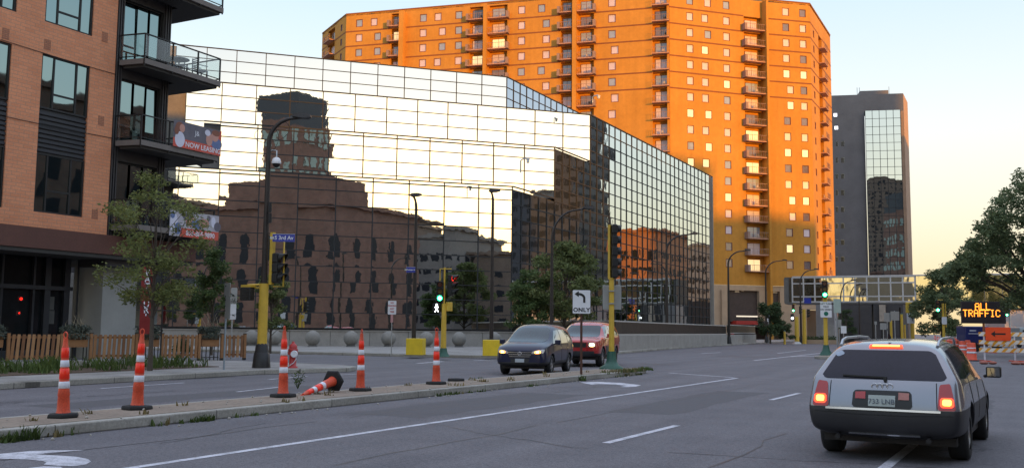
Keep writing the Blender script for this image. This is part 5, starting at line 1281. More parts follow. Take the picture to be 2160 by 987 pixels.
# hydrant
q=G(617,776,.15); t=thing('fire_hydrant','dark red fire hydrant with a white cap hanging on a chain','hydrant',q,YAW)
b=MB(); b.lathe([(.17,0),(.17,.05),(.12,.07),(.115,.55),(.16,.57),(.16,.63),(.12,.66)],(0,0,0),16); b.build('barrel',REDP,t,True)
b=MB(); b.lathe([(.14,.66),(.13,.74),(.08,.80),(.045,.82),(.045,.88),(.001,.885)],(0,0,0),14); b.build('bonnet',REDP,t,True)
b=MB(); b.cone((-.16,0,.5),(.16,0,.5),.06,.06,10); b.cone((0,0,.48),(0,-.17,.48),.09,.09,12); b.build('nozzle',REDP,t,True)
b=MB(); b.cone((.08,-.16,.47),(.08,-.22,.47),.12,.11,14); b.build('nozzle_cap',WHR,t,True)
b=MB(); b.tube([(.13,-.16,.42),(.14,-.14,.3),(.06,-.14,.18),(-.08,-.14,.08),(-.13,-.12,.04)],.014,6); b.build('chain',WHR,t,True)
# channelizer cones
def cone_parts(t):
    b=MB(); b.lathe([(.001,0),(.245,0),(.25,.03),(.235,.065),(.11,.075),(.10,.10)],(0,0,0),6); b.build('rubber_base',RUB,t,True,bevel=.006)
    prof=lambda z:.098-.050*min(1,(z-.07)/1.0)
    b=MB(); zs=[.08,.30,.50,.52,.72,.88,.90,1.05]; 
    b.lathe([(prof(.08)+.012,.075),(prof(.12),.12),(prof(.33),.33),(prof(.33)+.006,.345),(prof(.44),.44),(prof(.7),.70),(prof(.9),.90),(prof(1.1),1.10)],(0,0,0),20)
    b.lathe([(.050,1.10),(.042,1.13),(.036,1.2),(.035,1.24)],(0,0,0),12)
    b.build('cone_body',ORG,t,True)
    for z0,z1,m,nm in ((.455,.563,WHR,'white_band'),(.60,.765,ORGR,'orange_band'),(.787,.895,WHR,'white_band'),(.93,1.09,ORGR,'orange_band')):
        b=MB(); b.lathe([(prof(z0)+.001,z0),(prof(z0)+.006,z0+.004),(prof(z1)+.006,z1-.004),(prof(z1)+.001,z1)],(0,0,0),20); b.build(nm,m,t,True)
    b=MB(); pts=[(.032*math.cos(a),0,1.24+.045+.05*math.sin(a)) for a in [k*.5236 for k in range(13)]]; b.tube(pts,.011,6); b.cone((0,0,1.2),(0,0,1.245),.036,.034,10); b.build('handle',ORG,t,True)
P5=((133,880,'nearest the left edge of the photo'),(289,863,'second from left, before the street tree'),(597,837,'standing left of the toppled cone'),(760,824,'just right of the toppled cone'),(920,810,'farthest away, before the green signal'))
pc_=None
for i,(px,py,lab) in enumerate(P5):
    q=G(px,py,.157)
    if pc_ is None:
        pc_=thing('traffic_cone','x','traffic cone',q,group='tall orange traffic cones on the median'); cone_parts(pc_); o=pc_
        o.rotation_euler=(R(.8),R(-.8),.3); o.scale=(.93,)*3
    else: o=dup(pc_,q,rot=(R(random.uniform(-1,1)),R((0,1.2,.4,-.6,.3)[i]),i*.9),scale=(0,.97,1.02,.98,1.02)[i])
    o['label']='tall orange cone with two white bands '+lab
o=bpy.data.objects
q=G(704,826,.157); f=dup(pc_,(q[0]+.0,q[1],.157+.235),label='toppled orange cone lying on the median with its black base tipped up')
# lay it down: the tip points to the image left and to the camera
ax=(-rt*.34-Vector((fh[0],fh[1],0))*.94); ax.z=-.19; ax.normalize()
f.rotation_mode='QUATERNION'; f.rotation_quaternion=ax.to_track_quat('Z','Y'); f.scale=(.98,)*3
sp=thing('spare_cone_base','flat black rubber cone base lying alone on the median','cone base',G(962,803,.157)); b=MB(); b.lathe([(.08,.06),(.09,0),(.245,0),(.25,.03),(.235,.065),(.11,.07),(.08,.06)],(0,0,0),6); b.build('rubber_base',RUB,sp,True); b=MB(); b.lathe([(.085,.06),(.10,.072),(.12,.07)],(0,0,0),12); b.build('rim',RUB,sp,True)
tr=thing('dark_rag','small dark scrap lying at the foot of the median kerb','scrap',G(856,838,.0)); b=MB(); b.ball((0,0,.05),.12,8,sz=.5); b.ball((.12,.03,.03),.08,8,sz=.5); b.build('cloth',M('dark_blue_cloth',(.02,.022,.035),.8),tr,True)
# patio fence and planters
FA=Vector(G(14,766,.15)); FBv=Vector(G(512,759,.15)); FDR=(FBv-FA).normalized(); 
def fx(px): # distance along the fence line for a pixel column
    return PL(px,740,FA,(FDR.x,FDR.y))[0]
WOODS=[M('cedar_slat_light',(.36,.19,.085),.75,0,.25,5),M('cedar_slat_mid',(.28,.135,.055),.75,0,.25,5),M('cedar_slat_dark',(.20,.09,.038),.75,0,.25,5)]
FF_=Fac((FA.x,FA.y),(FDR.x,FDR.y))
SECT=((20,126,'between the two left planters, behind the first cone'),(194,284,'second section from the left, left of the red sign'),(344,417,'right of the street tree trunk'),(470,513,'last short section by the steel sign post'))
for x0,x1,lab in SECT:
    a0,a1=fx(x0),fx(x1); O_=FF_.P(a0,.15); t=thing('slat_fence','wooden fence of upright cedar slats '+lab,'fence',O_,group='slatted cedar fence sections'); n=max(5,int((a1-a0)/.165))
    b=MB()
    for k in range(n):
        a=a0+(a1-a0)*(k+.5)/n; w=.052; s_=random.uniform(-.008,.008); mi=random.choice((0,0,1,1,2)); sh=.05*(1-(x0/500)*1.0)
        p=FF_.P; b.hexa([p(a-w-sh*.5,.27,.05),p(a+w-sh*.5,.27,.05),p(a+w-sh*.5,.27,.02),p(a-w-sh*.5,.27,.02),p(a-w+s_+sh*.5,1.16,.05),p(a+w+s_+sh*.5,1.16,.05),p(a+w+s_+sh*.5,1.16,.02),p(a-w+s_+sh*.5,1.16,.02)],mi)
    b.build('slats',WOODS,t)
    b=MB(); FF_.box(b,a0,a1,.34,.42,-.03,.02); FF_.box(b,a0,a1,1.02,1.10,-.03,.02); b.build('rail',WOODS[2],t)
    for a in (a0-.05,a1+.05):
        b=MB(); FF_.box(b,a-.05,a+.05,.15,1.2,-.05,.06,1); FF_.box(b,a-.055,a+.055,1.2,1.23,-.055,.065,2); FF_.box(b,a-.055,a+.055,.15,.24,-.055,.065,2); b.build('post',[WOODS[0],WOODS[1],BLACKM],t)
PLANT=leafmat('planter_leaves',(.13,.155,.13)); TWIG=M('dry_twigs',(.30,.25,.17),.8,0,.2)
for x0,x1,lab in ((-60,14,'cut off by the picture\'s left edge'),(128,192,'right of the first cone, with dry pale stalks'),(288,342,'behind the street tree trunk'),(419,468,'beside the steel sign post')):
    a0,a1=fx(x0)+.12,fx(x1)-.12; O_=FF_.P((a0+a1)/2,.15); t=thing('planter_box','raised cedar planter with grey green plants '+lab,'planter',O_,group='raised cedar planters in the patio fence')
    b=MB(); FF_.box(b,a0,a1,.70,.98,-.42,-.02); FF_.box(b,a0-.02,a1+.02,1.0,1.19,-.36,-.06); b.build('box',WOODS[1],t)
    b=MB()
    for a in (a0+.03,(a0+a1)/2,a1-.03): FF_.box(b,a-.015,a+.015,.15,.72,-.05,-.02); FF_.box(b,a-.015,a+.015,.15,.72,-.42,-.39)
    FF_.box(b,a0,a1,.26,.29,-.05,-.02); FF_.box(b,a0,a1,.98,1.0,-.40,-.0); b.build('stand',BLACKM,t)
    b=MB(); n=7
    leafcloud(b,[(*FF_.P(a0+(a1-a0)*(k+.5)/n,0,-.2)[:2],1.30+.07*random.random(),.22,.19) for k in range(n)],900,.06,flat=1.1)
    leafcloud(b,[(*FF_.P(a0+(a1-a0)*(k+.5)/n,0,-.0)[:2],1.12,.16,.14) for k in range(n)],300,.05,hang=1.)
    b.build('foliage',PLANT,t)
    b=MB()
    for k in range(11):
        p=Vector(FF_.P(a0+(a1-a0)*random.random(),1.25,-.2)); b.tube([p,p+Vector((random.uniform(-.1,.1),random.uniform(-.1,.1),.3)),p+Vector((random.uniform(-.28,.28),random.uniform(-.28,.28),random.uniform(.4,.8)))],[.012,.009,.003],4)
    b.build('stalks',TWIG,t)
# message board, barricades, drums
q=G(2076,716,0); q=AT(2076,716,84); t=thing('message_board','dark trailer message board lit with the amber words ALL TRAFFIC','message board',(q[0],q[1],0),YAW-.1); dd=84; z=lambda y:PLz(2076,y,dd)
W=89*dd/F0; Z0,Z1=z(682),z(636)
b=MB(); b.box(-W/2,W/2,-.12,.12,Z0,Z1); b.build('board',M('board_black',(.03,.02,.022),.5,0,.3),t,True,bevel=.02)
AMB=EMI('amber_led',(1,.30,.03),3.0)
DOT={'A':('01110','10001','10001','11111','10001','10001','10001'),'L':('10000','10000','10000','10000','10000','10000','11111'),'T':('11111','00100','00100','00100','00100','00100','00100'),'R':('11110','10001','10001','11110','10100','10010','10001'),'F':('11111','10000','10000','11110','10000','10000','10000'),'I':('01110','00100','00100','00100','00100','00100','01110'),'C':('01110','10001','10000','10000','10000','10001','01110')}
b=MB(); p_=W*.86/41*.98
def leds(s_,cx,top):
    w=len(s_)*6-1
    for i,ch in enumerate(s_):
        for r_,row in enumerate(DOT[ch]):
            for c_,bit in enumerate(row):
                if bit=='1':
                    x=cx+(i*6+c_-w/2+.5)*p_; zz=top-r_*(z(638)-z(652))/6.5; b.box(x-p_*.46,x+p_*.46,-.14,-.121,zz-p_*.50,zz+p_*.50)
leds('ALL',-W*.02+.0,z(640)); leds('TRAFFIC',-W*.05,z(654))
b.build('lettering',AMB,t,True)
b=MB(); b.cone((0,0,.6),(0,0,Z0),.1,.1,8); b.box(-.5,.5,-.3,.3,.5,.7); b.build('mast',M('trailer_orange',(.35,.10,.03),.6),t,True)
b=MB(); b.box(-1.5,1.2,-.6,.9,.45,.55); b.cone((-.9,-.62,.33),(-.9,-.42,.33),.33,.33,14); b.cone((.7,-.62,.33),(.7,-.42,.33),.33,.33,14); b.build('trailer',BLK,t,True)
q=AT(2070,708,90); t=thing('blue_pickup','dark blue truck parked behind the message board','truck',(q[0],q[1],0),YAW); BL=M('truck_blue',(.012,.022,.12),.35,0,.25,coat=.5)
b=MB(); b.box(-1.9,.3,-.9,.9,.55,2.2); b.box(.3,1.5,-.9,.9,.55,1.5); b.box(.3,1.0,-.8,.8,1.5,2.1); b.build('body',BL,t,True,bevel=.08); b=MB(); 
for x in (-1.2,1.0): b.cone((x,-.95,.4),(x,-.75,.4),.4,.4,14)
b.build('wheel',BLK,t,True); b=MB(); b.box(-1.6,.0,-.93,-.905,1.5,1.56); b.box(-1.5,-.9,-.93,-.905,1.75,1.85); b.build('trim',WHR,t,True)
def stripes_mat():
    m,nt,b=_new('barricade_stripes'); tc=nt.nodes.new('ShaderNodeTexCoord'); sx=nt.nodes.new('ShaderNodeSeparateXYZ'); nt.links.new(tc.outputs['Object'],sx.inputs[0])
    a=nt.nodes.new('ShaderNodeMath'); a.operation='SUBTRACT'; nt.links.new(sx.outputs[0],a.inputs[0]); nt.links.new(sx.outputs[2],a.inputs[1])
    w=nt.nodes.new('ShaderNodeMath'); w.operation='MULTIPLY'; nt.links.new(a.outputs[0],w.inputs[0]); w.inputs[1].default_value=1/.46
    f=nt.nodes.new('ShaderNodeMath'); f.operation='FRACT'; nt.links.new(w.outputs[0],f.inputs[0]); 
    c=_ramp(nt,f.outputs[0],[(.0,(.80,.36,.03)),(.42,(.80,.36,.03)),(.44,(.80,.74,.66)),(1,(.80,.74,.66))]); nt.links.new(c,b.inputs['Base Color']); b.inputs['Roughness'].default_value=.4; return m
STR=stripes_mat()
def barricade(px,py,label,yaw=0.,first=[None]):
    q=G(px,py,0)
    if first[0] is None:
        t=thing('barricade',label,'barricade',q,YAW-.06,group='striped road closure barricades'); first[0]=t
        for zc in (.62,1.06,1.50):
            b=MB(); b.box(-1.12,1.12,-.03,.0,zc-.11,zc+.11); b.build('striped_board',STR,t,True)
        for x in (-.82,.82):
            b=MB(); b.box(x-.03,x+.03,.0,.06,.05,1.62); b.build('upright',WHR,t,True)
            b=MB(); b.box(x-.035,x+.035,-.75,.75,0,.06); b.build('foot',ORG,t,True)
        return t
    return dup(first[0],q,YAW+yaw,label)
barricade(2110,762,'striped barricade in front, carrying the orange arrow sign'); barricade(2197,764,'striped barricade cut off by the picture\'s right edge',-.05)
barricade(2112,744,'striped barricade half hidden behind the front one',.1)
q=G(2110,762,0); t=thing('arrow_sign','bright orange sign with a black arrow pointing left on the front barricade','sign',(q[0]-.02,q[1]-.06,0),YAW-.06); dd=q[0]*fh[0]+q[1]*fh[1]; z=lambda y:PLz(2106,y,dd)
plate(t,1.36,z(690)-z(718),z(704),-.05,M('sign_orange',(.90,.085,.015),.45,0,.06),'sign_face',r=.05,xc=-.06)
b=MB(); zc=z(704); b.wallprism([(-.46,zc),(-.22,zc+.17),(-.24,zc+.045),(.34,zc+.045),(.34,zc-.045),(-.24,zc-.045),(-.22,zc-.17)],(0,0),(1,0),(0,-1),.06,.064); b.build('arrow',BLK,t,True)
def drum_parts(t):
    pr=[(.30,.0),(.30,.06),(.26,.08),(.245,.36),(.235,.37),(.225,.66),(.215,.67),(.205,.92),(.19,.96),(.001,.97)]
    b=MB(); b.lathe(pr,(0,0,0),18); b.build('drum_body',ORG,t,True)
    for z0,z1 in ((.40,.50),(.62,.71)):
        r=lambda z:.262-.065*(z/.95)
        b=MB(); b.lathe([(r(z0),z0),(r(z0)+.006,z0+.003),(r(z1)+.006,z1-.003),(r(z1),z1)],(0,0,0),18); b.build('white_band',WHR,t,True)
    b=MB(); b.lathe([(.36,0),(.37,.04),(.31,.06)],(0,0,0),14); b.build('rubber_base',RUB,t,True)
dr=None; DL=((2050,761),(2032,752),(2042,741),(2024,738),(2014,732),(2005,730),(1996,727),(2012,724),(1988,723),(1979,721),(2000,720),(1972,719),(2022,729),(2034,733),(1991,740),(2004,744),(2017,748))
DN=('nearest one, beside the barricade','second nearest, left of the nearest one','behind the two nearest ones','in the middle of the cluster','just left of the middle of the cluster','further left in the row','in the row above the wagon roof','behind the row, towards the blue truck','small one left of the white sign pole','small one at the left part of the row','far one behind the row','at the far left end of the row','between the middle ones and the truck','in front of the trailer','just above the wagon roof rail','second one above the roof rail','third one above the roof rail')
for i,(px,py) in enumerate(DL):
    q=G(px,py,0)
    if dr is None: dr=thing('traffic_drum','x','traffic drum',q,group='orange and white traffic drums before the closed road',scale=1.05); drum_parts(dr); o=dr
    else: o=dup(dr,q,random.uniform(0,6),scale=random.uniform(.98,1.1))
    o['label']='orange and white traffic drum '+DN[i]
q=G(1975,722,0); t=thing('orange_notice_board','flat orange sign board standing above the far drums','sign',(q[0],q[1],0),YAW); dd=q[0]*fh[0]+q[1]*fh[1]; zc=PLz(1974,690,dd); plate(t,1.1,.45,zc,0,MATS['sign_orange'],'sign_face',r=.02); b=MB(); b.box(-.4,-.34,.01,.06,0,zc); b.box(.34,.4,.01,.06,0,zc); b.build('post',WHR,t,True)
for i,(px,py,h,lab) in enumerate(((1890,716,1.3,'far orange marker behind the wagon roof rail'),(1835,714,1.1,'far small orange marker left of the wagon aerial'))):
    q=G(px,py,0); o=dup(dr,q,0,'orange and white traffic drum, '+lab.replace('marker','one'),scale=1.0)
t=thing('rubble_bags','reddish sandbags lying on the barricade feet','sandbag',G(2086,768,0),YAW); b=MB(); 
b.ball((-.25,0,.08),.22,10,sz=.42); b.build('sandbag',M('sandbag',(.35,.13,.10),.9,0,.3,5),t,True); b=MB(); b.ball((.2,.02,.08),.2,10,sz=.42); b.build('sandbag',MATS['sandbag'],t,True)
t=thing('rubble_bags','reddish sandbags on the right foot of the front barricade','sandbag',G(2143,769,0),YAW); b=MB(); b.ball((0,0,.08),.24,10,sz=.42); b.build('sandbag',MATS['sandbag'],t,True); b=MB(); b.ball((.4,.05,.08),.2,10,sz=.42); b.build('sandbag',MATS['sandbag'],t,True)
# pale building and shovel truck at the far right edge
q=AT(2120,700,150); FR_=Fac(q[:2],dirA(100)); t=thing('pale_building','pale low building seen right of the message board','building',(q[0],q[1],0))
b=MB(); FR_.box(b,0,20,0,PLz(2130,641,150),-10,0); b.build('wall',M('pale_render',(.42,.38,.38),.8,0,.15,.6),t); b=MB(); FR_.box(b,1,20,PLz(2130,654,150),PLz(2130,645,150),.01,.1); b.build('window_strip',WD,t)
b=MB(); FR_.box(b,-.3,20,PLz(2130,641,150),PLz(2130,638,150),-10.2,.3); b.build('cornice',WF,t)
q=AT(2148,706,112); t=thing('site_van','pale grey site van with a lit amber lamp at the right edge','van',(q[0],q[1],0),YAW+.1)
b=MB(); b.hexa([(-1,-2.2,.5),(1,-2.2,.5),(1,2.2,.5),(-1,2.2,.5),(-.85,-1.6,2.3),(.85,-1.6,2.3),(.85,2.1,2.3),(-.85,2.1,2.3)]); b.build('body',M('van_grey',(.22,.25,.26),.4,0,.1,coat=.4),t,True,bevel=.1); b=MB(); b.box(-.75,.75,-2.06,-1.98,1.35,2.0); b.build('windscreen',WD,t,True)
b=MB(); b.ball((-.5,-2.3,1.25),.16,8); b.build('amber_lamp',EMI('amber_lamp2',(1,.5,.1),8.),t,True); b=MB(); b.cone((-.95,-1.4,.4),(-.75,-1.4,.4),.38,.38,12); b.cone((.75,-1.4,.4),(.95,-1.4,.4),.38,.38,12); b.build('wheel',RUB,t,True)
# ------------------------------------------------------------ cars
from mathutils.bvhtree import BVHTree
TYRE=M('tyre_rubber',(.014,.014,.015),.75,0,.2,12); RIM=M('alloy_rim',(.38,.38,.40),.3,.9,.1)
CGL=M('car_glass',(.012,.015,.020),.04,0,.2,spec=1.0); CGW=M('windscreen_glass',(.03,.045,.052),.08,0,.3,1.5,spec=.45); ORGL=mirror('side_glass_bright',(.30,.30,.30),.03,.004,2.0)
CHR=M('chrome',(.62,.62,.64),.15,1,.05); CLAD=M('dark_cladding',(.022,.022,.026),.45,0,.2)
def car_paint(name,c,metal=.4,rough=.28): return M(name,c,rough,metal,.06,1.5,coat=.8)
class Car:
    def __init__(s,t,st,paint,clad_row,arches,wheel_r,wheel_w=.22,track=.79,hub=5,archr=None,crease=()):
        s.t=t; nr=len(st[0][1]); vs=[]; idx=[]
        for y,rows in st:
            a=[]
            for r in rows:
                dy=r[2] if len(r)>2 else 0
                a.append((len(vs),len(vs)+1)); vs+=[(-r[0],y+dy,r[1]),(r[0],y+dy,r[1])]
            idx.append(a)
        fs=[]; ms=[]
        for i in range(len(st)-1):
            for j in range(nr-1):
                (a,b),(c,d)=idx[i][j],idx[i][j+1]; (e,f),(g,h)=idx[i+1][j],idx[i+1][j+1]; m=1 if j<clad_row else 0
                fs+=[(a,e,g,c),(b,d,h,f)]; ms+=[m,m]
            a,b=idx[i][nr-1]; e,f=idx[i+1][nr-1]; fs.append((a,e,f,b)); ms.append(0)
            a,b=idx[i][0]; e,f=idx[i+1][0]; fs.append((a,b,f,e)); ms.append(1)
        for k in (0,len(st)-1):
            for j in range(nr-1):
                (a,b),(c,d)=idx[k][j],idx[k][j+1]; fs.append((a,c,d,b) if k==0 else (a,b,d,c)); ms.append(1 if j<clad_row else 0)
        me=bpy.data.meshes.new('body'); me.from_pydata(vs,[],fs); 
        for m in (paint,CLAD): me.materials.append(m)
        me.polygons.foreach_set('material_index',ms); me.polygons.foreach_set('use_smooth',[True]*len(fs))
        bm=bmesh.new(); bm.from_mesh(me); bmesh.ops.recalc_face_normals(bm,faces=bm.faces)
        cl=bm.edges.layers.float.get('crease_edge') or bm.edges.layers.float.new('crease_edge')
        bm.verts.ensure_lookup_table(); n2=nr*2
        for e in bm.edges:
            a,b=e.verts[0].index,e.verts[1].index; ja,jb=(a%n2)//2,(b%n2)//2; ia,ib=a//n2,b//n2
            if ja==jb and ja in crease and ia!=ib: e[cl]=crease[ja]
            if ia==ib and ia in (0,len(st)-1) and ja!=jb: e[cl]=.35
        bm.to_mesh(me); bm.free()
        o=bpy.data.objects.new('body',me); COL.objects.link(o)
        sb=o.modifiers.new('s','SUBSURF'); sb.levels=sb.render_levels=3
        bpy.context.view_layer.update(); dg=bpy.context.evaluated_depsgraph_get()
        ev=bpy.data.meshes.new_from_object(o.evaluated_get(dg)); o.modifiers.clear(); o.data=ev
        b2=bmesh.new(); b2.from_mesh(ev); s.bvh=BVHTree.FromBMesh(b2); b2.free()
        cut=MB(); ar=archr or wheel_r+.055
        for y in arches:
            for sx in (-1,1): cut.cone((sx*(track-.22),y,wheel_r),(sx*1.3,y,wheel_r),ar,ar,28)
        c=cut.build('cutter',CLAD); 
        for p in c.data.polygons: p.use_smooth=False
        md=o.modifiers.new('b','BOOLEAN'); md.object=c; md.operation='DIFFERENCE'; md.solver='EXACT'; md.material_mode='TRANSFER'
        bpy.context.view_layer.update(); dg=bpy.context.evaluated_depsgraph_get()
        ev=bpy.data.meshes.new_from_object(o.evaluated_get(dg)); o.modifiers.clear(); o.data=ev; bpy.data.objects.remove(c)
        o.parent=t; s.body=o
        for y in arches:
            for sx in (-1,1):
                x=sx*track; w=wheel_w/2; R_=wheel_r
                b=MB(); b.lathe([(R_*.62,-w),(R_*.93,-w),(R_,-w*.72),(R_,w*.72),(R_*.93,w),(R_*.62,w)],(x,y,R_),28,0,'x')
                wh=b.build('wheel',TYRE,t,True)
                b=MB(); ox=x+sx*w*.72; b.lathe([(.001,0),(R_*.16,sx*.01),(R_*.17,-sx*.02)],(ox,y,R_),20,0,'x')
                b.lathe([(R_*.64,-sx*.0),(R_*.60,sx*.02),(R_*.56,-sx*.02),(R_*.55,-sx*.10)],(ox,y,R_),28,0,'x')
                for k in range(hub):
                    a=2*math.pi*k/hub+.3; c_,s_=math.cos(a),math.sin(a); 
                    b.bar((ox-sx*.01,y+c_*R_*.1,R_+s_*R_*.1),(ox,y+c_*R_*.58,R_+s_*R_*.58),R_*.20,.03,up=(1,0,0))
                b.build('rim',RIM,t,True).parent=wh
                b=MB(); b.cone((ox-sx*.12,y,R_),(ox-sx*.11,y,R_),R_*.6,R_*.6,20); b.build('brake_disc',BLACKM,t,True).parent=wh
    def hit(s,o,d):
        h=s.bvh.ray_cast(Vector(o),Vector(d)); return h[0],h[1]
    def patch(s,name,c4,ax,mat,off=.006,thick=.02,n=(10,6),parent=None,rnd=.0):
        """four corners (a,b) seen along an axis: 'rear','front','left','right','top' -> conforming plate on the body"""
        O={'rear':(lambda a,b:(a,-6,b),(0,1,0)),'front':(lambda a,b:(a,6,b),(0,-1,0)),'left':(lambda a,b:(-4,a,b),(1,0,0)),'right':(lambda a,b:(4,a,b),(-1,0,0)),'top':(lambda a,b:(a,b,5),(0,0,-1))}[ax]
        nu,nv=n; P=[]; Q=[]
        (a0,b0),(a1,b1),(a2,b2),(a3,b3)=c4
        d=Vector(O[1])
        for j in range(nv+1):
            for i in range(nu+1):
                u,v=i/nu,j/nv
                if rnd:
                    # pull corners in for rounded outlines
                    uu=abs(2*u-1); vv=abs(2*v-1); k=max(0,uu+vv-(2-rnd))*.5
                    u=.5+(u-.5)*(1-k); v=.5+(v-.5)*(1-k)
                a=(a0*(1-u)+a1*u)*(1-v)+(a3*(1-u)+a2*u)*v; b=(b0*(1-u)+b1*u)*(1-v)+(b3*(1-u)+b2*u)*v
                h,nn=s.hit(O[0](a,b),d)
                if h is None: h=Vector(O[0](a,b))+d*5; nn=-d
                if nn.dot(d)>0: nn=-nn
                P.append(h+nn*off); Q.append(h-nn*thick)
        w=nu+1; N=len(P); fs=[(j*w+i,j*w+i+1,(j+1)*w+i+1,(j+1)*w+i) for j in range(nv) for i in range(nu)]
        rim=[i for i in range(nu)]+[j*w+nu for j in range(nv)]+[nv*w+i for i in range(nu,0,-1)]+[j*w for j in range(nv,0,-1)]
        m=MB(); m.add(P+Q,fs,0,True)
        m.add(P+Q,[(rim[k],N+rim[k],N+rim[(k+1)%len(rim)],rim[(k+1)%len(rim)]) for k in range(len(rim))],0)
        o=m.build(name,mat,s.t,True)
        if parent: o.parent=parent
        return o
    def seam(s,pts,ax,name='door_seam',r=.006):
        O={'rear':(lambda a,b:(a,-6,b),(0,1,0)),'front':(lambda a,b:(a,6,b),(0,-1,0)),'left':(lambda a,b:(-4,a,b),(1,0,0)),'right':(lambda a,b:(4,a,b),(-1,0,0)),'top':(lambda a,b:(a,b,5),(0,0,-1))}[ax]
        L=[]
        for (a,b),(c,d) in zip(pts[:-1],pts[1:]):
            for k in range(9):
                u=k/8; h,n=s.hit(O[0](a+(c-a)*u,b+(d-b)*u),O[1])
                if h is not None and (not L or (h-L[-1]).length>.01): L.append(h)
        m=MB(); m.tube(L,r,4); return m.build(name,BLK,s.t,True)
def mirror_pair(car,y,z,x,mat):
    for sx in (-1,1):
        b=MB(); b.box(sx*x-.10 if sx>0 else sx*x-.10,sx*x+.10,y-.05,y+.07,z-.08,z+.08); b.bar((sx*(x-.14),y+.03,z-.07),(sx*(x-.02),y,z-.03),.05,.05)
        o=b.build('wing_mirror',mat,car.t,True,bevel=.03); 
        g=MB(); g.box(sx*x-.08,sx*x+.08,y-.056,y-.051,z-.06,z+.06); g.build('mirror_glass',ORGL,car.t,True).parent=o
# ---- silver wagon seen from behind
qa=G(1745,948,0); qb=G(2025,966,0)
AUX=-1.42; AUY=14.50
A=thing('silver_wagon','silver estate car with dark bumper seen from behind, its brake lights glowing','car',(AUX+.04,AUY-.1,0),R(-2.4),scale=.96)
SILV=car_paint('silver_paint',(.25,.25,.275),.55,.24)
st=[(-2.36,[(.66,.30,.10),(.84,.40,.02),(.88,.64,.0),(.85,1.0,.13),(.64,1.40,.44),(.42,1.475,.54)]),
    (-2.22,[(.84,.27,.08),(.945,.40,0),(.965,.66,0),(.905,.99,.10),(.69,1.41,.40),(.45,1.49,.50)]),
    (-1.55,[(.86,.25),(.95,.40),(.965,.68),(.915,.975),(.715,1.44),(.46,1.515)]),
    (-.75,[(.86,.25),(.94,.40),(.955,.68),(.915,.965),(.73,1.46),(.47,1.535)]),
    (.05,[(.86,.25),(.94,.40),(.955,.68),(.91,.95),(.72,1.45),(.46,1.53)]),
    (.60,[(.86,.25),(.94,.40),(.95,.68),(.905,.94),(.69,1.38),(.44,1.47)]),
    (1.32,[(.86,.25),(.94,.40),(.95,.67),(.89,.90),(.72,.98),(.42,1.01)]),
    (2.02,[(.84,.25),(.93,.40),(.93,.64),(.84,.80),(.64,.86),(.38,.89)]),
    (2.34,[(.74,.27),(.82,.40),(.80,.58),(.72,.69),(.55,.74),(.34,.76)]),
    (2.42,[(.58,.30),(.66,.40),(.64,.56),(.56,.65),(.44,.69),(.28,.70)])]
st=[(y,[(r[0]*.955,r[1]*(.975 if r[1]>1.1 else 1.))+tuple(r[2:]) for r in rows]) for y,rows in st]
ca=Car(A,st,SILV,2,(-1.37,1.38),.335,.23,.765,crease={3:.55,2:.35,1:.2})
ca.patch('rear_window',((-.745,.995),(.745,.995),(.56,1.345),(-.56,1.345)),'rear',M('rear_glass_dark',(.012,.011,.022),.12,0,.3,spec=.35),.006,n=(18,8),rnd=.12)
ca.patch('brake_light_strip',((-.20,1.375),(.20,1.375),(.19,1.402),(-.19,1.402)),'rear',EMI('brake_red',(1,.06,.015),3.0),.02)
o=ca.patch('brake_light_core',((-.16,1.382),(.16,1.382),(.16,1.396),(-.16,1.396)),'rear',EMI('brake_core',(1,.42,.05),7.),.024); 
TRED=M('tail_light_red',(.38,.012,.010),.2,0,.1,coat=.6)
for sx in (-1,1):
    l=ca.patch('tail_light',((sx*.825,.655),(sx*.625,.655),(sx*.645,.95),(sx*.765,.965)),'rear',TRED,.014,.03,n=(8,8),rnd=.15)
    q=ca.patch('lit_lens',((sx*.80,.69),(sx*.655,.69),(sx*.655,.80),(sx*.795,.80)),'rear',EMI('brake_red',(1,.06,.015),3.0),.02,n=(8,5),rnd=.3); q.parent=l
    q=ca.patch('lens_core',((sx*.775,.712),(sx*.68,.712),(sx*.68,.78),(sx*.775,.78)),'rear',EMI('brake_core',(1,.42,.05),7.),.024,n=(6,4),rnd=.3); q.parent=l
rec=ca.patch('plate_recess',((-.35,.655),(.35,.655),(.335,.865),(-.335,.865)),'rear',BLK,.006,n=(14,6),rnd=.12)
pl=ca.patch('number_plate',((-.155,.675),(.155,.675),(.155,.805),(-.155,.805)),'rear',M('plate_face',(.36,.40,.38),.5,0,.15),.016); 
def on_rear(x,z,car=ca,off=.02): h,n=car.hit((x,-6,z),(0,1,0)); return h+Vector((0,-off,0))
h=on_rear(0,.74); text('733 LNB',.085,M('plate_ink',(.10,.12,.16),.6),(0,h.y-.012,.735),ROTX,A,name='plate_lettering',ext=.002)
for sx in (-1,1): ca.patch('reverse_lamp',((sx*.19,.76),(sx*.31,.76),(sx*.31,.84),(sx*.19,.845)),'rear',TRED if sx<0 else M('reverse_lens',(.40,.16,.13),.3),.014,n=(5,4))
ca.patch('chrome_strip',((-.66,.625),(.66,.625),(.66,.650),(-.66,.650)),'rear',CHR,.018,n=(20,2))
ca.patch('lower_strip',((-.40,.335),(.42,.335),(.42,.350),(-.40,.350)),'rear',CHR,.012,n=(12,2))
for sx in (-1,1): b=MB(); b.cone((sx*.52,-2.26,.30),(sx*.52,-2.37,.295),.03,.03,12); b.build('exhaust_tip',BLACKM,A,True)
b=MB()
for k in range(4):
    cx_=(-1.5+k)*.058; h=on_rear(cx_,.915,off=.008); pts=[(cx_+.036*math.cos(a),h.y,h.z+.036*math.sin(a)) for a in [i*.5236 for i in range(13)]]; b.tube(pts,.0055,6)
b.build('ring_emblem',CHR,A,True)
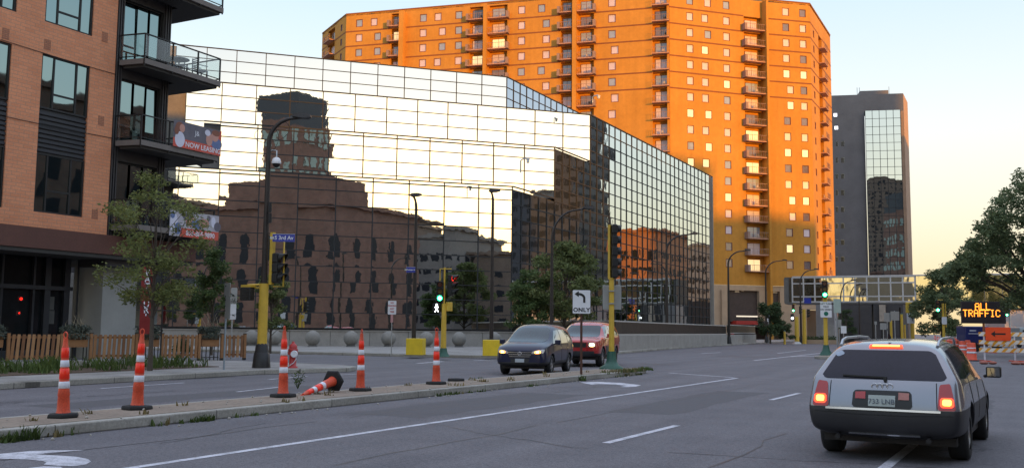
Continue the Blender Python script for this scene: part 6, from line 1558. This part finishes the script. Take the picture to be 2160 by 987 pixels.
w=on_rear(-.1,1.03,off=.03); w2_=on_rear(.02,1.03,off=.03); b=MB(); b.bar(on_rear(-.47,1.035,off=.02),on_rear(.05,1.02,off=.02),.018,.02); b.cone(on_rear(.03,1.0,off=0),on_rear(.03,1.0,off=.05),.025,.02,8); b.build('rear_wiper',BLK,A,True)
ca.patch('round_sticker',((-.62,1.26),(-.50,1.26),(-.48,1.33),(-.58,1.33)),'rear',M('sticker_pale',(.34,.40,.50),.5),.009,n=(8,8),rnd=.9)
ca.seam([(-.62,.66),(-.61,.97)],'rear'); ca.seam([(.62,.66),(.61,.97)],'rear'); ca.seam([(-.80,.60),(-.3,.575),(.3,.575),(.80,.60)],'rear',r=.005)

for ax,sx in (('left',-1),('right',1)):
    ca.patch('side_window',((-1.98,1.02),(-1.22,1.0),(-1.22,1.375),(-1.70,1.345)),ax,CGL,.005,n=(10,6))
    ca.patch('side_window',((-1.16,1.0),(-.24,.99),(-.24,1.40),(-1.16,1.385)),ax,CGL,.005,n=(10,6))
    ca.patch('side_window',((-.16,.99),(1.02,.985),(.45,1.345),(-.16,1.395)),ax,CGL,.005,n=(10,6))
    ca.seam([(-1.19,1.37),(-1.19,.95),(-1.0,.55),(-.95,.32)],ax); ca.seam([(-.2,1.39),(-.2,.32)],ax); ca.seam([(1.0,.97),(1.02,.35)],ax)
    b=MB(); pts=[(sx*.58,-1.72,1.40),(sx*.585,-1.60,1.465),(sx*.59,-1.35,1.495),(sx*.59,-.4,1.51),(sx*.575,.15,1.50),(sx*.57,.32,1.46),(sx*.56,.42,1.40)]
    b.tube(pts,[.02,.018,.018,.018,.018,.018,.02],8); b.build('roof_rail',M('rail_silver',(.42,.43,.46),.3,.8,.08),A,True)

    b=MB()
    b.build('x',CLAD,A,True) if False else None
ca.patch('windscreen',((-.60,1.0),(.60,1.0),(.44,1.40),(-.44,1.40)),'front',CGL,.005,n=(12,6))
for sx in (-1,1): ca.patch('headlight',((sx*.50,.60),(sx*.76,.60),(sx*.78,.72),(sx*.52,.72)),'front',WHR,.01)
mirror_pair(ca,.82,1.02,1.03,BLK)
b=MB(); b.cone((0,-1.62,1.50),(0,-1.66,1.56),.025,.012,8); b.cone((0,-1.66,1.56),(0,-1.78,1.62),.008,.004,6); b.build('roof_aerial',BLK,A,True)
b=MB(); b.box(-.78,.78,-1.9,1.9,.2,.3); b.build('underbody',BLACKM,A,True)
# ---- dark blue crossover
q=G(1128,785,0); heading=R(168.5)
hx,hy=math.sin(heading),math.cos(heading)
Fp=G(1100,791,0); 
Bc=thing('blue_crossover','dark navy blue crossover car waiting beyond the median with its amber lamps lit','car',(Fp[0]-hx*2.0,Fp[1]-hy*2.0,0),-heading,scale=.96)
NAVY=M('navy_paint',(.008,.011,.040),.3,0,.06,1.5,coat=.35,spec=.35)
st=[(-2.24,[(.62,.32,.10),(.78,.45,0),(.82,.80,0),(.82,1.10,.03),(.66,1.58,.18),(.40,1.68,.28)]),
    (-2.08,[(.82,.28,.06),(.92,.45,0),(.93,.80,0),(.91,1.09,.02),(.74,1.62,.14),(.44,1.72,.22)]),
    (-1.3,[(.84,.26),(.93,.45),(.935,.80),(.915,1.08),(.76,1.67),(.46,1.77)]),
    (-.4,[(.84,.26),(.92,.45),(.925,.80),(.915,1.07),(.78,1.69),(.48,1.79)]),
    (.42,[(.84,.26),(.92,.45),(.925,.80),(.91,1.06),(.75,1.63),(.46,1.74)]),
    (1.26,[(.84,.26),(.92,.45),(.925,.80),(.90,1.06),(.76,1.14),(.46,1.17)]),
    (1.95,[(.84,.27),(.925,.45),(.92,.72),(.87,.99),(.68,1.06),(.42,1.08)]),
    (2.22,[(.78,.30),(.86,.44),(.85,.62),(.80,.89),(.62,.95),(.38,.97)]),
    (2.32,[(.62,.34),(.70,.44),(.70,.60),(.64,.78),(.50,.83),(.30,.85)])]
cb_=Car(Bc,st,NAVY,1,(-1.30,1.36),.345,.22,.79,crease={3:.45,2:.3})
cb_.patch('windscreen',((-.72,1.14),(.72,1.14),(.60,1.62),(-.60,1.62)),'front',CGW,.006,n=(14,8),rnd=.15)
AMBH=EMI('amber_headlight',(1,.34,.06),5.); HLG=M('headlight_glass',(.42,.40,.40),.1,.3,.1,coat=.8); HCORE=EMI('headlight_core',(1,.75,.30),12.)
for sx in (-1,1):
    l=cb_.patch('headlight',((sx*.40,.735),(sx*.80,.755),(sx*.84,.90),(sx*.44,.82)),'front',HLG,.012,.03,n=(8,6),rnd=.2)
    q_=cb_.patch('lit_lens',((sx*.52,.745),(sx*.72,.755),(sx*.72,.845),(sx*.52,.825)),'front',AMBH,.02,n=(6,5),rnd=.4); q_.parent=l
    q_=cb_.patch('lens_core',((sx*.58,.765),(sx*.66,.77),(sx*.66,.82),(sx*.58,.81)),'front',HCORE,.028,n=(5,4),rnd=.4); q_.parent=l
g=cb_.patch('grille',((-.38,.60),(.38,.60),(.42,.80),(-.42,.80)),'front',BLK,.008,n=(12,4))
for z0,z1,w in ((.775,.795,.42),(.70,.722,.40),(.635,.655,.36)):
    q_=cb_.patch('grille_bar',((-w,z0),(w,z0),(w,z1),(-w,z1)),'front',CHR,.022,n=(12,2)); q_.parent=g
h,n_=cb_.hit((0,6,.74),(0,-1,0)); b=MB(); e=h.y+.03
b.bar((-.045,e,.69),(-.055,e,.79),.018,.018); b.bar((.045,e,.69),(.055,e,.79),.018,.018); b.bar((-.048,e,.738),(.048,e,.738),.018,.018)
b.tube([(.07*math.cos(a)*1.05,e,.74+.065*math.sin(a)) for a in [k*.5236 for k in range(13)]],.007,6); b.build('front_emblem',CHR,Bc,True)
cb_.patch('number_plate',((-.16,.45),(.16,.45),(.16,.57),(-.16,.57)),'front',M('plate_face_pale',(.42,.46,.50),.5,0,.1),.03)
cb_.patch('lower_intake',((-.62,.33),(.62,.33),(.58,.42),(-.58,.42)),'front',BLK,.008,n=(14,3)); cb_.patch('bumper_insert',((-.30,.43),(.30,.43),(.34,.58),(-.34,.58)),'front',CLAD,.006,n=(10,3))
for ax,sx in (('left',-1),('right',1)):
    a_=((1.06,1.11),(.02,1.09),(.02,1.56),(.42,1.53)); b_=((-.06,1.09),(-1.02,1.12),(-1.02,1.57),(-.06,1.57)); c_=((-1.10,1.13),(-1.72,1.24),(-1.48,1.50),(-1.10,1.55))
    for c4 in (a_,b_,c_): cb_.patch('side_window',c4,ax,ORGL,.005,n=(10,6))
    cb_.seam([(1.18,1.05),(1.12,.40)],ax); cb_.seam([(-.02,1.08),(-.02,.38)],ax); cb_.seam([(-1.02,1.10),(-.92,.75),(-.86,.4)],ax)
    for y_ in (.22,-.80): cb_.patch('door_handle',((y_,.905),(y_-.16,.905),(y_-.16,.935),(y_,.935)),ax,CHR,.028,n=(4,2))
    cb_.patch('window_trim',((1.10,1.085),(-1.1,1.095),(-1.1,1.11),(1.10,1.10)),ax,CHR,.008,n=(14,2))
mirror_pair(cb_,.98,1.13,1.02,NAVY)
b=MB(); b.bar((-.55,1.34,1.145),(-.02,1.25,1.16),.02,.02); b.bar((.1,1.36,1.145),(.6,1.24,1.16),.02,.02); b.build('windscreen_wiper',BLK,Bc,True)
b=MB(); b.box(-.76,.76,-1.9,1.9,.22,.32); b.build('underbody',BLACKM,Bc,True)
# ---- red sport utility
heading2=R(169)
Fp2=G(1217,773,0)
Rc=thing('red_utility_car','boxy red utility car with grey lower panels behind the blue crossover','car',(Fp2[0]-math.sin(heading2)*2.1,Fp2[1]-math.cos(heading2)*2.1,0),-heading2,scale=1.05)
REDC=car_paint('red_car_paint',(.42,.022,.022),.1,.28)
st=[(-2.42,[(.66,.38,.06),(.82,.50,0),(.84,.88,0),(.84,1.15,.02),(.68,1.62,.14),(.42,1.72,.24)]),
    (-2.28,[(.86,.36,.04),(.94,.50,0),(.95,.88,0),(.93,1.14,.02),(.77,1.66,.12),(.46,1.76,.20)]),
    (-1.4,[(.88,.34),(.95,.50),(.955,.86),(.94,1.14),(.80,1.69),(.48,1.79)]),
    (-.3,[(.88,.34),(.945,.50),(.95,.86),(.935,1.13),(.80,1.70),(.48,1.80)]),
    (.42,[(.88,.34),(.945,.50),(.95,.86),(.93,1.12),(.77,1.64),(.46,1.75)]),
    (1.05,[(.88,.34),(.945,.50),(.95,.86),(.92,1.12),(.78,1.17),(.46,1.20)]),
    (1.9,[(.88,.35),(.94,.50),(.94,.84),(.88,1.06),(.70,1.11),(.42,1.13)]),
    (2.2,[(.84,.38),(.90,.50),(.90,.80),(.84,1.0),(.66,1.05),(.40,1.07)]),
    (2.30,[(.70,.42),(.76,.52),(.76,.78),(.72,.93),(.56,.97),(.34,.98)])]
cr=Car(Rc,st,REDC,1,(-1.38,1.42),.375,.24,.80,crease={3:.6,2:.3,4:.2},archr=.44)
cr.patch('windscreen',((-.74,1.17),(.74,1.17),(.64,1.62),(-.64,1.62)),'front',CGW,.006,n=(12,6),rnd=.12)
for sx in (-1,1):
    l=cr.patch('headlight',((sx*.50,.78),(sx*.78,.78),(sx*.78,.95),(sx*.50,.95)),'front',HLG,.012,n=(6,5)); 
    q_=cr.patch('lit_lens',((sx*.56,.80),(sx*.75,.80),(sx*.75,.92),(sx*.56,.92)),'front',EMI('warm_headlight',(1,.62,.22),14.),.02,n=(6,5),rnd=.4); q_.parent=l
cr.patch('grille',((-.42,.76),(.42,.76),(.44,.94),(-.44,.94)),'front',BLK,.008,n=(10,4)); cr.patch('front_bumper',((-.74,.44),(.74,.44),(.74,.62),(-.74,.62)),'front',CLAD,.03,n=(12,3))
for sx in (-1,1):
    for yy in (-1.38,1.42): pass
LOWG=M('grey_lower_panel',(.07,.068,.07),.5,0,.2)
for ax,sx in (('left',-1),('right',1)):
    for c4 in (((.86,1.19),(.02,1.18),(.02,1.60),(.46,1.58)),((-.08,1.18),(-.98,1.19),(-.98,1.61),(-.08,1.61)),((-1.10,1.20),(-2.02,1.22),(-1.86,1.56),(-1.10,1.60))): cr.patch('side_window',c4,ax,ORGL,.005,n=(8,5))
    cr.patch('lower_panel',((.92,.46),(-.90,.46),(-.90,.80),(.92,.80)),ax,LOWG,.014,n=(10,4)); cr.seam([(.96,1.13),(.94,.42)],ax); cr.seam([(-.03,1.17),(-.03,.42)],ax); cr.seam([(-1.03,1.17),(-.98,.42)],ax)
    for y_ in (.20,-.82): cr.patch('door_handle',((y_,1.0),(y_-.17,1.0),(y_-.17,1.035),(y_,1.035)),ax,REDC,.03,n=(4,2))
    b=MB(); b.tube([(sx*.66,-1.9,1.76),(sx*.665,-1.8,1.82),(sx*.665,.2,1.83),(sx*.65,.32,1.76)],.018,6); b.build('roof_rail',BLACKM,Rc,True)
    cr.patch('tail_light',((-2.16,.95),(-2.36,.95),(-2.30,1.25),(-2.14,1.25)),ax,TRED,.01,n=(4,5))
mirror_pair(cr,.80,1.22,1.07,REDC)
b=MB(); b.box(-.8,.8,-2.0,2.0,.28,.4); b.build('underbody',BLACKM,Rc,True)
# ------------------------------------------------------------ trees
BARK=M('bark',(.085,.065,.05),.9,0,.35,4,.8)
def tree(label,pos,H,trunk_h,clumps,n,leaf,mat,r=.12,lean=(0,0),name='street_tree',limbs=True,group=None,flat=.75,hang=0.):
    t=thing(name,label,'tree',pos,group=group); b=MB()
    top=Vector((lean[0],lean[1],H*.8)); tp=Vector((lean[0]*.5,lean[1]*.5,trunk_h))
    b.tube([(0,0,0),(lean[0]*.2,lean[1]*.2,trunk_h*.5),tp,(tp+top)/2+Vector((.08,-.05,0)),top],[r*1.25,r,r*.85,r*.5,r*.12],10)
    if limbs:
        for c in clumps[:26]:
            e=Vector(c[:3]); zz=min(max(trunk_h*.8,e.z*.62),H*.72); f=zz/(H*.8); s=Vector((lean[0]*f,lean[1]*f,zz)); m=(s+e)/2+Vector((random.uniform(-.2,.2),random.uniform(-.2,.2),.15))*min(1,H/6)
            b.tube([s,m,e],[r*.34,r*.2,r*.05],6)
    b.build('trunk',BARK,t,True); b=MB(); b.fixn=False; leafcloud(b,clumps,n,leaf,flat=flat,hang=hang); b.build('crown',mat,t,True); return t
def clumps(n,rx,z0,z1,shape=lambda f:1,rc=.45,off=(0,0)):
    out=[]
    for i in range(n):
        f=random.random(); z=z0+(z1-z0)*f; rr=rx*shape(f)*math.sqrt(random.random()); a=random.uniform(0,6.283)
        k=random.uniform(.6,1.15); out.append((off[0]+rr*math.cos(a),off[1]+rr*math.sin(a),z,rc*k,rc*k*.62))
    return out
GL1=leafmat('locust_leaves',(.17,.20,.07),.5); GL2=leafmat('dark_green_leaves',(.07,.11,.05),.5); GL3=leafmat('mid_green_leaves',(.095,.145,.055),.5); GL5=leafmat('broad_tree_leaves',(.135,.18,.09),.5); GL4=leafmat('olive_leaves',(.14,.175,.068),.5)
# near street tree with feathery leaves
q=G(316,782,.15); hh=PLz(320,372,q[0]*fh[0]+q[1]*fh[1])
sh=lambda f: .55+.55*math.sin(math.pi*min(1,f*1.25))if f<.6 else 1.05-(f-.6)*2.1
cl=[c for c in clumps(74,1.75,2.15,5.9,sh,.42) ]
tree('slender street tree with feathery yellow green leaves in the mulch bed',(q[0],q[1],.15),6.2,1.9,cl,7600,.060,GL1,.065,name='locust_tree',flat=.5,hang=.3)
# young tree reflected and seen behind the corner pole
q=AT(585,720,60); tree('small green tree behind the yellow corner pole in front of the mirrored glass',(q[0],q[1],.15),4.6,1.2,clumps(26,1.0,1.8,4.4,lambda f:1-f*.5,.4),2600,.10,GL3,.06) if False else None
q=AT(446,735,46); tree('dark slim tree behind the fence, in front of the mirrored glass',(q[0],q[1],.15),5.0,1.6,clumps(34,1.05,2.2,4.9,lambda f:1-f*.5,.42),4200,.085,GL3,.06)
q=AT(570,735,50); tree('bushy young tree just behind the yellow corner pole',(q[0],q[1],.15),3.9,1.1,clumps(26,1.0,1.4,3.8,lambda f:1-f*.45,.4),3600,.085,GL4,.06)
q=AT(384,745,45); t=thing('clipped_shrub','dark conical shrub behind the fence beside the tree trunk','shrub',(q[0],q[1],.15)); b=MB(); b.fixn=False; leafcloud(b,[(0,0,.25+.12*k,.5-.07*k,.18) for k in range(6)],1800,.05); b.build('foliage',GL2,t,True); b=MB(); b.cone((0,0,0),(0,0,.5),.05,.03,6); b.build('stem',BARK,t,True)
# trees in front of the glass corner
q=AT(1190,715,67); tree('round full crowned tree in front of the glass corner behind the red car',(q[0],q[1],.15),7.9,1.6,clumps(95,3.0,2.2,7.2,lambda f:1.05-.75*abs(f-.35)**1.3*1.6,.62),15000,.12,GL4,.14)
q=AT(1118,722,66); tree('lower dark tree left of the round one, above the concrete wall',(q[0],q[1],.15),5.9,1.2,clumps(50,1.75,1.6,5.3,lambda f:1.0-.5*f,.55),7500,.115,GL3,.10)
q=AT(1625,716,118); tree('small round dark green tree at the end of the ramp wall',(q[0],q[1],.1),5.2,1.3,clumps(40,1.75,1.2,4.7,lambda f:1.0-.45*f,.6),5200,.14,GL2,.10)
q=AT(1655,713,122); tree('low bushy shrub tree beside the round dark green one',(q[0],q[1],.1),3.2,.6,clumps(18,1.1,.7,2.6,lambda f:1.0-.3*f,.5),2200,.13,GL2,.07)
q=AT(1720,713,128); t=thing('low_hedge','low dark hedge at the foot of the tan wall under the skyway','hedge',(q[0],q[1],0)); b=MB(); b.fixn=False; leafcloud(b,[(-1.6+.8*k,0,.6,.7,.5) for k in range(6)],1500,.12); b.build('foliage',GL2,t,True); b=MB(); b.box(-2.4,2.8,-.8,.8,0,.55); b.build('kerb_planter',MATS['podium_stone'],t,True)
q=AT(1785,712,128); tree('thin dark tree against the low dark building',(q[0],q[1],0),4.6,1.2,clumps(16,1.2,1.5,4.4,lambda f:1-.5*f,.55),1500,.13,GL2,.07)
# right-hand trees
q=AT(1988,712,104); tree('full dark green tree under the skyway, left of the message board',(q[0],q[1],0),8.9,1.8,clumps(110,3.2,1.5,8.2,lambda f:1.05-.95*abs(f-.35)**1.5*1.7,.75),15000,.15,GL5,.16)
q=AT(2178,735,66); 
cl=[]
for i in range(420):
    px=random.uniform(2005,2330); f=(px-2005)/155
    top=600-262*min(1,max(0,f))**.7 if px<2160 else 345; bot=585+20*math.sin(px*.08)
    if px<2025: bot=560
    if px>2120: bot=650
    else: bot+=12*math.sin(px*.05)
    py=random.uniform(top+16,bot); 
    p=AT(px,py,66+random.uniform(-2.8,2.8)); cl.append((p[0]-q[0],p[1]-q[1],p[2]-.0,.66*random.uniform(.6,1.1),.52*random.uniform(.6,1.1)))
for px,py in ((2090,600),(2085,612),(2098,590),(2010,556),(2004,562),(2030,575),(2058,590),(2110,566)):
    p=AT(px,py,66); cl.append((p[0]-q[0],p[1]-q[1],p[2],.38,.26))
tree('huge dark green tree overhanging from the right edge of the picture',(q[0],q[1],0),11.5,2.4,cl,46000,.125,GL5,.30,name='overhanging_tree')
for i,y in enumerate((82,100,118,138,160)):
    tree(('nearest','second','third','fourth','farthest')[i]+' boulevard tree of the far right row, mirrored in the street glass',(14.5,y,.15),8,2.2,clumps(30,2.8,2.8,7.6,lambda f:1-.4*f,1.0),2200,.22,GL2,.14,name='boulevard_tree')
